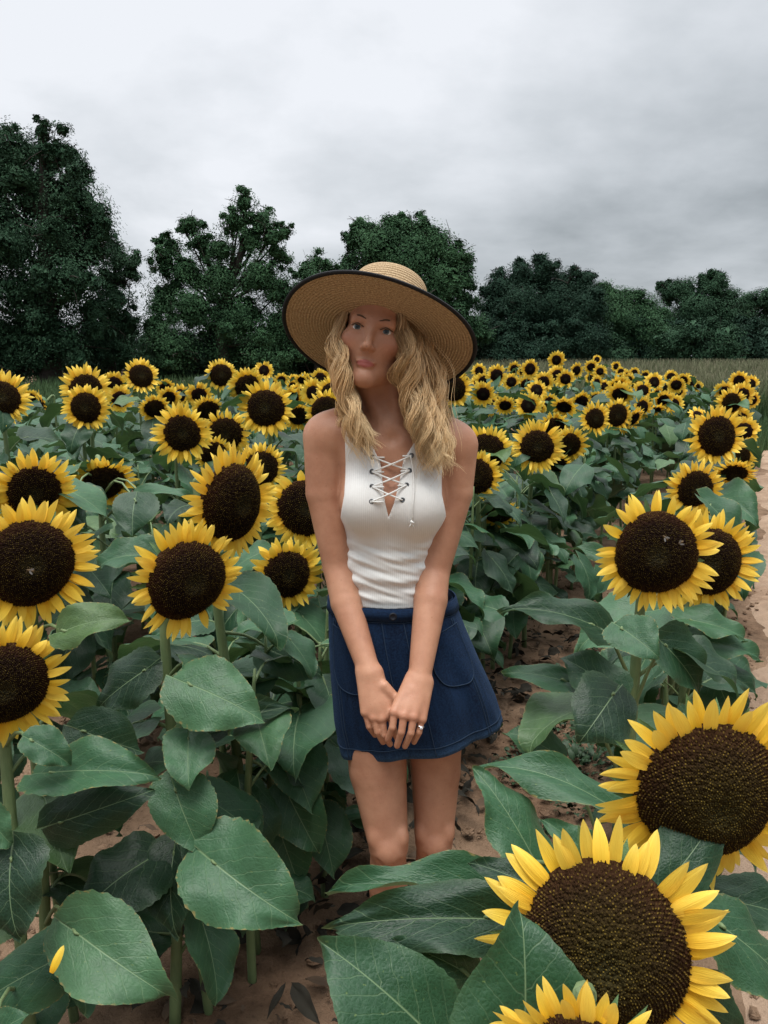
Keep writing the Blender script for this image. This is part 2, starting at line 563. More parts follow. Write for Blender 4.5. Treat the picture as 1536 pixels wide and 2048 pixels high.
# ------------------------------------------------------------------ leaf blades
def blade(nu, nv, seed, serr=0.085):
    """unit leaf: base at the origin, tip at x = 1, width 1, upper side +z. returns V, F, uv"""
    r = np.random.default_rng(seed)
    u = np.linspace(0, 1, nu)
    v = np.linspace(-1, 1, nv)
    U, Vv = np.meshgrid(u, v, indexing='ij')
    wdt = 1.0 * np.power(np.maximum(U, 0), 0.40) * (0.72 * np.power(np.maximum(1 - U, 0), 1.02) + 0.28 * np.power(np.maximum(1 - U, 0), 0.7) * (1 - U ** 3))
    wdt = wdt / wdt.max() * 0.5
    asym = 1 + 0.10 * r.uniform(-1, 1) * np.sign(Vv)
    saw = np.abs(((U * nu / 2.0) % 1) - 0.5) * 2
    ser = 1 + serr * (saw - 0.5) * (np.abs(Vv) > 0.98)
    lob = r.uniform(0.03, 0.10)
    wav = 1 + lob * np.sin(U * r.uniform(7, 11) + r.uniform(0, 6) + np.sign(Vv))
    Yl = Vv * wdt * asym * ser * wav
    back = r.uniform(0.20, 0.30)
    Xl = U - back * np.abs(Vv) ** 1.5 * (1 - U) ** 4
    Xl = Xl + 0.03 * np.sin(U * 3 + r.uniform(0, 6)) * Vv
    uv = np.stack([Xl, Yl], -1).reshape(-1, 2)
    # side halves lifted, rim waves, quilting and a drooping midrib
    fold = r.uniform(0.08, 0.42)
    Z = fold * np.abs(Yl)
    Z += r.uniform(0.030, 0.085) * np.sin(U * r.uniform(7, 17) + r.uniform(0, 6) + 1.7 * np.sign(Vv)) * np.abs(Vv) ** 2 * (1 - 0.4 * U)
    Z -= r.uniform(0.25, 0.8) * np.abs(Yl) ** 2 * r.uniform(0.3, 1.2)
    Z += r.uniform(-0.06, 0.06) * np.sin(U * 4) * Vv
    Z += 0.012 * np.sin(U * 19 + 2.2 * np.abs(Vv) * 5 + r.uniform(0, 6)) * np.abs(Vv) * (1 - U)
    Z += 0.022 * vnoise(U * 9 + seed, Vv * 5 + seed, seed) * np.abs(Vv) ** 0.5
    k = r.uniform(0.3, 1.15)
    ang = -k * (u ** 1.5) + k * 0.38
    ang -= np.where(u > 0.82, (u - 0.82) * r.uniform(0, 5), 0)
    dx = np.cumsum(np.concatenate([[0], np.cos(ang[1:]) / (nu - 1)]))
    dz = np.cumsum(np.concatenate([[0], np.sin(ang[1:]) / (nu - 1)]))
    side = r.uniform(-0.09, 0.09)
    bx = np.interp(Xl, u, dx, left=0) + np.minimum(Xl, 0) * math.cos(ang[0])
    bz = np.interp(Xl, u, dz, left=0) + np.minimum(Xl, 0) * math.sin(ang[0])
    sa = np.interp(Xl, u, np.sin(ang))
    ca = np.interp(Xl, u, np.cos(ang))
    X = bx - Z * sa
    Zz = bz + Z * ca
    Y = Yl + side * U * U
    V = np.stack([X, Y, Zz], -1)
    tip = V[-1, nv // 2]                       # turn so that the tip lies on +x
    a = math.atan2(tip[2], tip[0])
    c, s = math.cos(-a), math.sin(-a)
    V = np.stack([V[..., 0] * c - V[..., 2] * s, V[..., 1], V[..., 0] * s + V[..., 2] * c], -1)
    V[..., 0] /= math.hypot(tip[0], tip[2])
    return V.reshape(-1, 3), grid_faces(nu, nv)[:, ::-1], uv


HI = [blade(30, 13, 100 + i) for i in range(10)]
RIM = np.maximum(np.abs(np.tile(np.linspace(-1, 1, 13), 30)), np.repeat(np.linspace(0, 1, 30), 13) ** 3)
HI_ME = [mesh_np('leaf', *(b[0], b[1]), M_LEAF, b[2], {'rim': RIM}) for b in HI]
MID = [blade(12, 7, 200 + i) for i in range(8)]
LOW = [blade(6, 5, 300 + i, 0.0) for i in range(8)]


def leaf_matrix(base, tip, nrm, width):
    base, tip, nrm = Vector(base), Vector(tip), Vector(nrm)
    x = tip - base
    ln = x.length
    x.normalize()
    y = nrm.cross(x)
    if y.length < 1e-5:
        y = Vector((0, 1, 0))
    y.normalize()
    z = x.cross(y)
    M = Matrix(((x.x * ln, y.x * width, z.x * ln, base.x),
                (x.y * ln, y.y * width, z.y * ln, base.y),
                (x.z * ln, y.z * width, z.z * ln, base.z), (0, 0, 0, 1)))
    return M


# ------------------------------------------------------------------ flower heads (unit: petal tips at radius 1, facing +z)
def petals_mesh(seed, nu, nv, n, rd, droop=0.0):
    r = np.random.default_rng(seed)
    gone = r.choice([0.01, 0.03, 0.08, 0.14])
    droop = droop + r.uniform(-0.25, 0.2)
    acc = Acc()
    u = np.linspace(0, 1, nu)
    v = np.linspace(-1, 1, nv)
    U, Vv = np.meshgrid(u, v, indexing='ij')
    for k in range(n):
        if r.random() < gone:
            continue
        layer = (k % 3) / 2.0
        th = 2 * np.pi * (k + r.uniform(-0.42, 0.42)) / n
        ln = (1 - rd * 0.9) * r.uniform(0.84, 1.10) * (1.05 - 0.10 * layer)
        if r.random() < 0.08: ln *= 0.75
        wd = r.uniform(0.140, 0.200) * 40.0 / n
        shp = np.power(np.maximum(U, 0) * 0.93 + 0.07, 0.55) * np.power(np.maximum(1 - U, 0), 0.80)
        shp = shp / shp.max() * 0.5
        Yl = Vv * wd * shp
        Z = 0.10 * np.cos(Vv * 3.2) * shp * wd * 2 + r.uniform(0.2, 0.9) * np.abs(Yl) * (1 - 0.7 * U)
        tilt = r.uniform(-0.20, 0.26) + (0.20 * layer - 0.08)
        curl = r.uniform(-0.55, 0.55) + droop
        ang = tilt + curl * U ** 1.6
        tw = r.uniform(-0.6, 0.6) * U
        Y2 = Yl * np.cos(tw) - Z * np.sin(tw)
        Z2 = Yl * np.sin(tw) + Z * np.cos(tw)
        a = tilt + curl * u ** 1.6
        dx = np.concatenate([[0], np.cumsum(np.cos(a[1:]))]) / (nu - 1) * ln
        dz = np.concatenate([[0], np.cumsum(np.sin(a[1:]))]) / (nu - 1) * ln
        X = dx[:, None] - Z2 * np.sin(ang) + rd * 0.90
        ZZ = dz[:, None] + Z2 * np.cos(ang) + (0.05 * layer - 0.03)
        sb = r.uniform(-0.14, 0.14)
        Y3 = Y2 + sb * ln * U ** 2
        c, s = math.cos(th), math.sin(th)
        Vx = np.stack([X * c - Y3 * s, X * s + Y3 * c, ZZ], -1).reshape(-1, 3)
        acc.add(Vx, grid_faces(nu, nv)[:, ::-1], np.stack([U, Vv * 0.5 + 0.5], -1).reshape(-1, 2))
    return acc.mesh('petals', M_PETAL)


def disc_mesh(seed, seeds, rd, dome, nr=12, nt=40, mat=None):
    r = np.random.default_rng(seed)
    acc = Acc()
    q = np.linspace(0, 1, nr)
    th = np.linspace(0, 2 * np.pi, nt, endpoint=False)
    lump = 1 + 0.03 * np.sin(2 * th + r.uniform(0, 6)) + 0.02 * np.sin(3 * th + r.uniform(0, 6))

    def prof(x):
        return dome * rd * (np.sqrt(np.maximum(1 - (0.94 * x) ** 2, 0)) - 0.34) - 0.10 * dome * rd * np.exp(-(x / 0.22) ** 2)
    rr = q[:, None] * lump[None, :] * rd
    V = np.stack([rr * np.cos(th), rr * np.sin(th), np.repeat(prof(q)[:, None], nt, 1)], -1).reshape(-1, 3)
    rim = V[-nt:].copy()
    rim[:, 2] = -0.10 * rd
    V = np.vstack([V, rim])
    rad = np.concatenate([np.repeat(q, nt), np.ones(nt)])
    acc.add(V, grid_faces(nr + 1, nt, True), None, rad=rad, tip=np.full(len(V), 0.0))
    if seeds:
        k = np.arange(1, seeds + 1)
        q = np.sqrt(k / seeds) * 0.995
        a = k * 2.399963
        sp = rd * math.sqrt(math.pi / seeds) * 0.62
        lu = np.interp(a % (2 * np.pi), np.append(th, 2 * np.pi), np.append(lump, lump[0]))
        cx_, cy_, cz_ = q * rd * lu * np.cos(a), q * rd * lu * np.sin(a), prof(q)
        slope = (prof(q + 0.01) - prof(q - 0.01)) / (0.02 * rd)
        nx, ny, nz = -slope * np.cos(a), -slope * np.sin(a), np.ones_like(a)
        nl = np.sqrt(nx * nx + ny * ny + 1)
        nx, ny, nz = nx / nl, ny / nl, nz / nl
        hgt = sp * r.uniform(0.7, 1.5, seeds) * (0.55 + 0.65 * q)
        ns = 5
        verts, att = [], []
        for j in range(ns):
            b = 2 * np.pi * j / ns + a
            verts.append(np.stack([cx_ + sp * 0.62 * np.cos(b), cy_ + sp * 0.62 * np.sin(b), cz_ + slope * sp * 0.62 * np.cos(b - a)], -1))
        verts.append(np.stack([cx_ + nx * hgt, cy_ + ny * hgt, cz_ + nz * hgt], -1))
        Vs = np.stack(verts, 1).reshape(-1, 3)
        i = np.arange(seeds)[:, None] * (ns + 1)
        j = np.arange(ns)[None, :]
        F = np.stack([i + j, i + (j + 1) % ns, i + ns + 0 * j], -1).reshape(-1, 3)
        tip = np.zeros((seeds, ns + 1))
        tip[:, ns] = 1
        acc.add(Vs, F, None, rad=np.repeat(q, ns + 1), tip=tip.ravel())
    return acc.mesh('seed_disc', mat or M_DISC)


def calyx_mesh(seed, rd, nb):
    r = np.random.default_rng(seed)
    acc = Acc()
    nt = 20
    th = np.linspace(0, 2 * np.pi, nt, endpoint=False)
    pr = [(0.16, -0.34), (0.34, -0.30), (rd * 0.8, -0.20), (rd * 0.97, -0.08), (rd * 0.9, -0.03)]
    V = np.concatenate([np.stack([a * np.cos(th), a * np.sin(th), np.full(nt, z)], -1) for a, z in pr])
    acc.add(V, grid_faces(len(pr), nt, True))
    if nb:
        u = np.linspace(0, 1, 5)
        v = np.linspace(-1, 1, 3)
        U, Vv = np.meshgrid(u, v, indexing='ij')
        for k in range(nb):
            t_ = 2 * np.pi * (k + r.uniform(-.3, .3)) / nb
            ln = r.uniform(0.30, 0.46)
            Yl = Vv * 0.10 * (U * 0.7 + 0.3) ** 0.4 * (1 - U) ** 0.8
            a = r.uniform(-0.5, 0.15)
            X = rd * 0.72 + U * ln * math.cos(a)
            Z = -0.13 + U * ln * math.sin(a) * U - 0.03
            c, s = math.cos(t_), math.sin(t_)
            acc.add(np.stack([X * c - Yl * s, X * s + Yl * c, Z + 0.3 * np.abs(Yl)], -1).reshape(-1, 3), grid_faces(5, 3)[:, ::-1])
    return acc.mesh('flower_head', M_CALYX)


HEADS = {'near': [], 'hi': [], 'mid': [], 'low': []}
for i in range(3):
    HEADS['near'].append((calyx_mesh(10 + i, 0.65, 18), petals_mesh(26 + i, 12, 7, 54, 0.65), disc_mesh(46 + i, 2400, 0.65, 0.90, 16, 64, M_DISC_OLIVE)))
for i in range(3):
    rd = (0.655, 0.64, 0.62)[i]
    HEADS['hi'].append((calyx_mesh(i, rd, 18), petals_mesh(20 + i, 12, 7, (50, 54, 52)[i], rd), disc_mesh(40 + i, 2000, rd, 0.80, 16, 64)))
for i in range(7):
    rd = RNG.uniform(0.58, 0.66)
    HEADS['mid'].append((calyx_mesh(60 + i, rd, 14), petals_mesh(70 + i, 8, 5, int(RNG.integers(42, 54)), rd), disc_mesh(80 + i, 700, rd, RNG.uniform(0.40, 0.60))))
for i in range(6):
    rd = RNG.uniform(0.50, 0.58)
    HEADS['low'].append((calyx_mesh(90 + i, rd, 0), petals_mesh(100 + i, 5, 3, 26, rd), disc_mesh(110 + i, 0, rd, 0.45, 6, 20)))


# ------------------------------------------------------------------ sunflower plants
def unit(v):
    v = Vector(v)
    v.normalize()
    return v


def head_matrix(pos, F, radius, roll):
    z = unit(F)
    x = Vector((0, 0, 1)).cross(z)
    if x.length < 1e-4: x = Vector((1, 0, 0))
    x.normalize()
    y = z.cross(x)
    c, s = math.cos(roll), math.sin(roll)
    x2, y2 = x * c + y * s, y * c - x * s
    M = Matrix(((x2.x * radius, y2.x * radius, z.x * radius, pos.x), (x2.y * radius, y2.y * radius, z.y * radius, pos.y),
                (x2.z * radius, y2.z * radius, z.z * radius, pos.z), (0, 0, 0, 1)))
    return M


def auto_leaves(r, stem_fn, H, n, size, lo=0.28, hi=0.93, az0=None, toward=None):
    res = []
    az = r.uniform(0, 6.28) if az0 is None else az0
    for k in range(n):
        f = lo + (hi - lo) * (k + r.uniform(-0.2, 0.2)) / max(1, n - 1)
        f = min(max(f, 0.1), 0.97)
        az += 2.399 + r.uniform(-0.35, 0.35)
        a = az
        if toward is not None and r.random() < 0.45:
            a = toward + r.uniform(-1.0, 1.0)
        p0 = Vector(stem_fn(f))
        o = Vector((math.cos(a), math.sin(a), 0))
        off_ = rowcoord(p0.x, p0.y)[0]
        if -0.5 < off_ < 0.3 and p0.y > 2.4 and off_ + 0.24 * (o.x * RC - o.y * RS) > 0.02:
            o = Vector((-o.x, -o.y, 0))
        pl = r.uniform(0.05, 0.12) * size / 0.19
        b = p0 + o * pl + Vector((0, 0, pl * r.uniform(0.25, 0.9)))
        ln = size * r.uniform(0.78, 1.18) * (1.12 - 0.9 * abs(f - 0.62))
        de = r.uniform(0.15, 1.15)
        t = b + (o * math.cos(de) + Vector((0, 0, -math.sin(de)))) * ln
        side = Vector((-o.y, o.x, 0))
        nrm = (o * math.sin(de) + Vector((0, 0, math.cos(de)))) + side * r.uniform(-0.5, 0.5)
        res.append((p0, b, t, nrm, ln * r.uniform(0.78, 1.0)))
    return res


PLANTS = []                        # (x, y) of every plant already standing


def plant(label, base, head=None, F=None, radius=0.125, lod='mid', variant=0, roll=0.0, leaves=(), n_auto=8, size=0.18,
          seed=0, group=None, stem_r=0.0115, lo=0.28, hi=0.93, top=None, toward=None, mid=None):
    """one sunflower: Empty > stem, flower_head (> petals, seed_disc), leaf ..."""
    r = np.random.default_rng(9000 + seed)
    base = Vector(base)
    root = empty('sunflower', base)
    tag(root, label, 'sunflower', group)
    PLANTS.append((base.x, base.y))
    if head is not None:
        head = Vector(head)
        Fv = unit(F)
        back = head - Fv * radius * 0.30
        bend = head - Fv * radius * 0.85 + Vector((0, 0, 0.03 * radius / 0.125))
        below = Vector((base.x * 0.25 + bend.x * 0.75, base.y * 0.25 + bend.y * 0.75, bend.z - 1.1 * radius - 0.02))
        ctl = [base, base.lerp(below, 0.5) + Vector((r.uniform(-.015, .015), r.uniform(-.015, .015), 0)), below, bend, back]
        if mid is not None:
            ctl[1:2] = [Vector(m) for m in mid]
    else:
        ctl = [base, base.lerp(Vector(top), 0.55) + Vector((r.uniform(-.02, .02), r.uniform(-.02, .02), 0)), Vector(top)]
    path = catmull([tuple(c) for c in ctl], 22)
    H = path[-1][2] - base.z
    # height -> point on the stem
    keep = np.concatenate([[True], np.diff(path[:, 2]) > 0.002])
    hz = path[keep]
    zmax = hz[:, 2].max()

    def stem_fn(f):
        z = base.z + f * (zmax - base.z)
        return (np.interp(z, hz[:, 2], hz[:, 0]), np.interp(z, hz[:, 2], hz[:, 1]), z)

    allv = []
    for (lb, lt, ln_, lw, fh) in leaves:            # placed leaves: base, tip, normal, width, height share of the node
        allv.append((Vector(stem_fn(fh)), Vector(lb), Vector(lt), Vector(ln_), lw))
    allv += auto_leaves(r, stem_fn, H, n_auto, size, lo, hi, None, toward)
    b0 = np.array(base)
    acc = Acc()
    V, Fc, uv = tube(path - b0, [stem_r * 1.15, stem_r * 1.05, stem_r, stem_r * 0.85, stem_r * 0.8, stem_r * 1.5 if head is not None else stem_r * 0.3], 9 if lod != 'low' else 5)
    acc.add(V, Fc, uv)
    for (p0, b, t, nr, wd) in allv:
        if lod == 'low': continue
        d = (b - p0)
        m_ = p0.lerp(b, 0.55) + Vector((0, 0, 0.12 * d.length))
        e = b + (t - b) * 0.06
        pp = catmull([tuple(p0), tuple(m_), tuple(b), tuple(e)], 8) - b0
        V, Fc, uv = tube(pp, [stem_r * 0.42, stem_r * 0.30, stem_r * 0.26, stem_r * 0.14], 6, False)
        acc.add(V, Fc, uv)
    link('stem', acc.mesh('stem', M_STEM), root)
    if head is not None:
        cm, pm, dm = HEADS[lod][variant % len(HEADS[lod])]
        h = link('flower_head', cm, root, head_matrix(head - base, Fv, radius, roll))
        link('petals', pm, h)
        link('seed_disc', dm, h)
    if lod == 'low':
        acc = Acc()
        for (p0, b, t, nr, wd) in allv:
            bl = LOW[int(r.integers(len(LOW)))]
            M = np.array(leaf_matrix(b - base, t - base, nr, wd))
            acc.add(bl[0] @ M[:3, :3].T + M[:3, 3], bl[1], bl[2])
        if allv:
            link('leaves', acc.mesh('leaves', M_LEAF), root)
    else:
        for (p0, b, t, nr, wd) in allv:
            link('leaf', HI_ME[int(r.integers(len(HI_ME)))], root, leaf_matrix(b - base, t - base, nr, wd))
    return root


def facing(pos, az, el):
    """az: degrees to the viewer's right of 'straight at the viewer', el: degrees above level"""
    dx, dy = -pos.x, -pos.y
    l = math.hypot(dx, dy)
    a = math.atan2(dy / l, dx / l) + R(az)
    e = R(el)
    return Vector((math.cos(a) * math.cos(e), math.sin(a) * math.cos(e), math.sin(e)))


def LF(b, t, d, dt=0.0, w=0.9, n=(0, -0.55, 0.85), f=0.6):
    """a leaf read off the photograph: base pixel, tip pixel, depth of base, extra depth of tip, width/length, normal, node height"""
    B = P(b[0], b[1], d)
    T = P(t[0], t[1], d + dt)
    return (B, T, Vector(n), (T - B).length * w, f)



# ------------------------------------------------------------------ trees and bushes along the far edge of the field
def tree_leaf_material(name, dark, lite):
    m, t, b = new_mat(name)
    g = N(t, 'ShaderNodeNewGeometry')
    n = noise(t, 0.55, 3, 0.6)
    f = MATH(t, 'MULTIPLY_ADD', n, 1.3, MATH(t, 'MULTIPLY_ADD', g.outputs['Random Per Island'], 0.6, -0.45), clamp=True)
    L(t, MIX(t, f, dark, lite), b.inputs['Base Color'])
    b.inputs['Roughness'].default_value = 0.55
    b.inputs['Specular IOR Level'].default_value = 0.08
    return m


M_TREE_DARK = tree_leaf_material('dark_tree_leaves', (0.018, 0.046, 0.026), (0.046, 0.100, 0.052))
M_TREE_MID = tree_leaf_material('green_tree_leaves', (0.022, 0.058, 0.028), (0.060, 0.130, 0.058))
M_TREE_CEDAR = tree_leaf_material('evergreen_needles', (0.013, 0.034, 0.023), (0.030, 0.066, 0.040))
M_BARK = simple('bark', (0.045, 0.036, 0.030), 0.9, 0.5, 12, 0.6, 40)


def tree(name, label, cat, D, blobs, base_px, mat, n_leaf, leaf=0.20, seed=0, group=None, trunk_r=0.16, shell=0.62, sparse=0.0, limbs=True, inner=0.72):
    n_leaf = int(n_leaf * 3.6)
    """blobs: (pixel x, y, radius in pixels) of the crown's clumps at distance D; real foliage fills each clump"""
    r = np.random.default_rng(seed)
    base = Q(base_px, 735, D)
    base.z = float(ground_z(base.x, base.y))
    root = empty(name, base)
    tag(root, label, cat, group)
    b0 = np.array(base)
    C, S = [], []
    for (x, y, rr) in blobs:
        c = Q(x, y, D)
        R_ = rr / FPX * D / 1.0
        c.y += r.uniform(-0.5, 0.5) * R_
        C.append(np.array(c) - b0)
        S.append(R_)
    n0 = len(C)
    for j in range(n0):                         # small clumps breaking the outline
        for q_ in range(4):
            d_ = r.normal(0, 1, 3)
            d_ /= np.linalg.norm(d_)
            C.append(C[j] + d_ * S[j] * r.uniform(0.85, 1.12))
            S.append(S[j] * r.uniform(0.20, 0.36))
    C, S = np.array(C), np.array(S)
    # trunk and limbs
    if limbs:
        acc = Acc()
        topi = int(np.argmax(C[:n0, 2]))
        h = C[topi][2]
        tp = np.array([[0, 0, -0.1], [0.1 * r.normal(), 0.1, h * 0.35], C[topi] * np.array([0.7, 0.7, 0.7]), C[topi]])
        path = catmull(tp, 16)
        acc.add(*tube(path, [trunk_r * 1.4, trunk_r, trunk_r * 0.7, trunk_r * 0.15], 8))
        for c, s_ in zip(C[:n0], S[:n0]):
            f = np.clip(c[2] / h * 0.62 + r.uniform(-.08, .08), 0.12, 0.9)
            p = path[int(f * 15)]
            m_ = (p + c) / 2 + np.array([0, 0, -0.08 * np.linalg.norm(c - p)]) + r.normal(0, 0.1, 3)
            acc.add(*tube(catmull([p, m_, c], 8), [trunk_r * 0.42, trunk_r * 0.24, trunk_r * 0.08], 6))
            for q in range(7):
                e = c + r.normal(0, 1, 3) * s_ * 0.62
                acc.add(*tube(catmull([(p * 0.25 + c * 0.75), (c + e) / 2 + r.normal(0, .06, 3), e], 5), [trunk_r * 0.11, trunk_r * 0.03], 4, False))
        link('trunk', acc.mesh('trunk', M_BARK), root)
    # crown: twig clumps inside every clump, leaves round every twig
    vol = S ** 2
    cnt = np.maximum((n_leaf * vol / vol.sum()).astype(int), 30)
    PTS, NRM, SZ = [], [], []
    for c, s_, n in zip(C, S, cnt):
        nt_ = max(6, int(n / 26))
        d = r.normal(0, 1, (nt_, 3))
        d /= np.linalg.norm(d, axis=1)[:, None]
        rad = s_ * (shell + (1.04 - shell) * r.random(nt_) ** 0.8) * (1 + 0.05 * r.normal(0, 1, nt_))
        tw = c + d * rad[:, None] * np.array([1, 1, 0.92])
        keep = r.random(nt_) > sparse
        tw, d = tw[keep], d[keep]
        sp = s_ * 0.10 + 0.055
        k = np.repeat(np.arange(len(tw)), 26)
        PTS.append(tw[k] + np.clip(r.normal(0, 1, (len(k), 3)), -1.6, 1.6) * sp * np.array([1, 1, 0.7]))
        NRM.append(d[k])
        SZ.append(np.ones(len(k)))
        ni = int(n * 0.10)                      # bigger sprays inside, so that the clump is dense
        d = r.normal(0, 1, (ni, 3))
        d /= np.linalg.norm(d, axis=1)[:, None]
        PTS.append(c + d * (s_ * inner * r.random(ni) ** 0.4)[:, None])
        NRM.append(d)
        SZ.append(np.full(ni, 3.4))
    p = np.concatenate(PTS)
    dn = np.concatenate(NRM)
    sz = np.concatenate(SZ)
    ok = p[:, 2] > 0.05
    p, dn, sz = p[ok], dn[ok], sz[ok]
    n = len(p)
    nz = dn * 1.1 + r.normal(0, 0.25, (n, 3)) + np.array([0, 0, 0.45])
    nz /= np.linalg.norm(nz, axis=1)[:, None]
    a = np.cross(nz, r.normal(0, 1, (n, 3)))
    a /= np.linalg.norm(a, axis=1)[:, None]
    b = np.cross(nz, a)
    ln = (leaf * 0.56 * sz * r.uniform(0.55, 1.25, n))[:, None]
    wd = ln * r.uniform(0.32, 0.55, n)[:, None]
    V = np.stack([p - a * ln * 0.5, p + b * wd * 0.5 + nz * ln * 0.10 - a * ln * 0.08, p + a * ln * 0.5 - nz * ln * 0.08, p - b * wd * 0.5 + nz * ln * 0.10 - a * ln * 0.08], 1).reshape(-1, 3)
    F = np.arange(n * 4).reshape(-1, 4)
    link('crown', mesh_np('crown', V, F, mat, smooth=False), root)
    return root


tree('tree', 'tall dark broadleaf tree filling the left edge, highest of the tree line', 'tree', 27,
     [(25, 300, 52), (95, 300, 48), (140, 318, 34), (60, 380, 80), (150, 395, 60), (195, 430, 40), (120, 470, 92), (20, 480, 90),
      (190, 500, 42), (150, 560, 70), (60, 590, 95), (-40, 420, 100), (-60, 560, 120), (20, 690, 95), (120, 680, 70), (30, 350, 50),
      (210, 465, 26), (165, 345, 22), (15, 268, 22), (85, 262, 18), (190, 620, 50), (-30, 310, 60)],
     100, M_TREE_DARK, 34000, 0.17, 1, None, 0.28, 0.5, 0.18, True, 0.6)
tree('tree', 'loose small-leaved tree with gaps of sky, leaning out beside the tall dark one', 'tree', 29,
     [(240, 520, 34), (262, 545, 26), (215, 560, 36), (240, 600, 34), (225, 640, 40), (255, 650, 30), (200, 690, 46), (250, 705, 36), (232, 495, 18), (180, 655, 36)],
     225, M_TREE_DARK, 9000, 0.16, 2, None, 0.12, 0.35, 0.35, True, 0.45)
tree('tree', 'ragged airy tree with a pointed top in the middle of the tree line', 'tree', 30,
     [(490, 408, 26), (470, 445, 30), (520, 440, 32), (500, 480, 40), (545, 475, 30), (440, 500, 36), (560, 512, 22), (385, 448, 22), (400, 485, 30),
      (345, 492, 24), (330, 520, 30), (370, 540, 46), (440, 560, 55), (520, 550, 55), (560, 580, 40), (325, 590, 45), (390, 620, 60), (480, 630, 70),
      (560, 650, 55), (315, 655, 45), (350, 700, 60), (440, 705, 60), (530, 710, 60), (370, 458, 14), (320, 482, 12), (492, 385, 12), (572, 462, 14)],
     460, M_TREE_MID, 30000, 0.17, 3, None, 0.18, 0.4, 0.30, True, 0.5)
tree('tree', 'small tree with feathery top just left of the hat', 'tree', 31,
     [(632, 525, 24), (610, 545, 24), (655, 535, 20), (630, 570, 40), (600, 610, 40), (655, 610, 40), (620, 670, 55), (680, 670, 45), (598, 700, 30)],
     630, M_TREE_MID, 10000, 0.16, 4, None, 0.11, 0.4, 0.3, True, 0.5)
tree('tree', 'round-topped green tree rising directly behind the hat', 'tree', 30,
     [(735, 470, 36), (785, 462, 34), (830, 462, 34), (870, 490, 40), (905, 520, 36), (760, 500, 55), (820, 520, 66), (890, 565, 52), (925, 560, 24),
      (740, 560, 60), (820, 610, 80), (900, 630, 50), (930, 600, 22), (760, 660, 70), (860, 690, 70), (702, 478, 16), (720, 450, 14), (938, 520, 12), (780, 442, 14), (850, 455, 16), (940, 660, 40)],
     820, M_TREE_MID, 26000, 0.17, 5, None, 0.2, 0.5, 0.03)
tree('evergreen_tree', 'broad dark evergreen with a jagged top right of the hat', 'tree', 32,
     [(1000, 580, 34), (1040, 555, 30), (1085, 545, 28), (1083, 520, 13), (1130, 565, 28), (1165, 570, 26), (985, 620, 32), (1040, 610, 50), (1110, 610, 56),
      (1165, 620, 44), (1000, 670, 50), (1080, 675, 60), (1160, 680, 52), (1190, 590, 18), (1000, 548, 13), (1045, 535, 12), (1150, 545, 11), (1178, 553, 12), (975, 585, 14), (970, 655, 22)],
     1085, M_TREE_CEDAR, 30000, 0.15, 6, None, 0.2, 0.6)
tree('tree', 'low rounded green tree between the evergreen and the far right trees', 'tree', 33,
     [(1215, 595, 30), (1255, 605, 34), (1290, 620, 34), (1225, 640, 44), (1290, 660, 46), (1240, 690, 44), (1320, 690, 40), (1325, 640, 28), (1205, 575, 14)],
     1260, M_TREE_MID, 14000, 0.16, 7, None, 0.14, 0.6)
tree('tree', 'domed dark tree standing over the tall grass on the right', 'tree', 34,
     [(1340, 585, 22), (1375, 580, 26), (1425, 570, 26), (1440, 560, 16), (1460, 595, 22), (1390, 620, 44), (1440, 630, 40), (1370, 670, 40), (1430, 680, 44), (1410, 565, 18), (1325, 575, 10)],
     1400, M_TREE_DARK, 15000, 0.16, 8, None, 0.16, 0.6)
tree('tree', 'dark tree cut by the right edge of the picture', 'tree', 35,
     [(1500, 605, 24), (1530, 600, 26), (1560, 600, 30), (1490, 640, 34), (1545, 650, 46), (1500, 690, 40), (1570, 690, 46), (1482, 615, 14)],
     1530, M_TREE_DARK, 11000, 0.16, 9, None, 0.14, 0.6)
# the wood goes on outside the frame, one mass on each side
def woods(px0, D, seed):
    bl = []
    r = np.random.default_rng(seed)
    for j in range(16):
        x = px0 + r.uniform(-330, 330)
        for y, s_ in ((690, 80), (610, 75), (540, 55)):
            bl.append((x + r.uniform(-30, 30), y + r.uniform(-25, 25), s_ * r.uniform(0.8, 1.2)))
    t_ = tree('woods', 'dark wood continuing the tree line outside the frame', 'wood', D, bl, px0, M_TREE_DARK, 22000, 0.22, seed, None, 0.2, 0.5)
    t_['kind'] = 'stuff'


woods(-520, 29, 61)
woods(-1150, 31, 63)
woods(1960, 36, 62)
woods(2550, 36, 64)
# low dark brush under the trees
BR = [(20, 700, 'left of the tall dark tree trunk'), (150, 715, 'under the tall dark tree'), (270, 712, 'in the gap between the two left trees'), (390, 722, 'under the ragged airy tree'),
      (510, 722, 'under the ragged airy tree near the hat'), (640, 720, 'behind the left of the hat brim'), (760, 715, 'behind the head of the woman'), (880, 715, 'under the round-topped tree'),
      (960, 700, 'between round-topped tree and evergreen'), (1060, 712, 'at the foot of the evergreen'), (1170, 712, 'at the right foot of the evergreen'), (1290, 700, 'under the low rounded tree'),
      (1400, 705, 'behind the tall grass under the domed tree'), (1510, 705, 'behind the tall grass at the right edge')]
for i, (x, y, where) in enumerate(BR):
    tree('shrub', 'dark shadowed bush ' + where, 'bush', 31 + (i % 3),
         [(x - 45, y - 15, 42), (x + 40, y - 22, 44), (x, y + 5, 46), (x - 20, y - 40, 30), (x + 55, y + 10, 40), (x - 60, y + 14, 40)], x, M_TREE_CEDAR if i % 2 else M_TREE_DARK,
         6000, 0.17, 40 + i, 'bushes under the tree line', 0.05, 0.5)


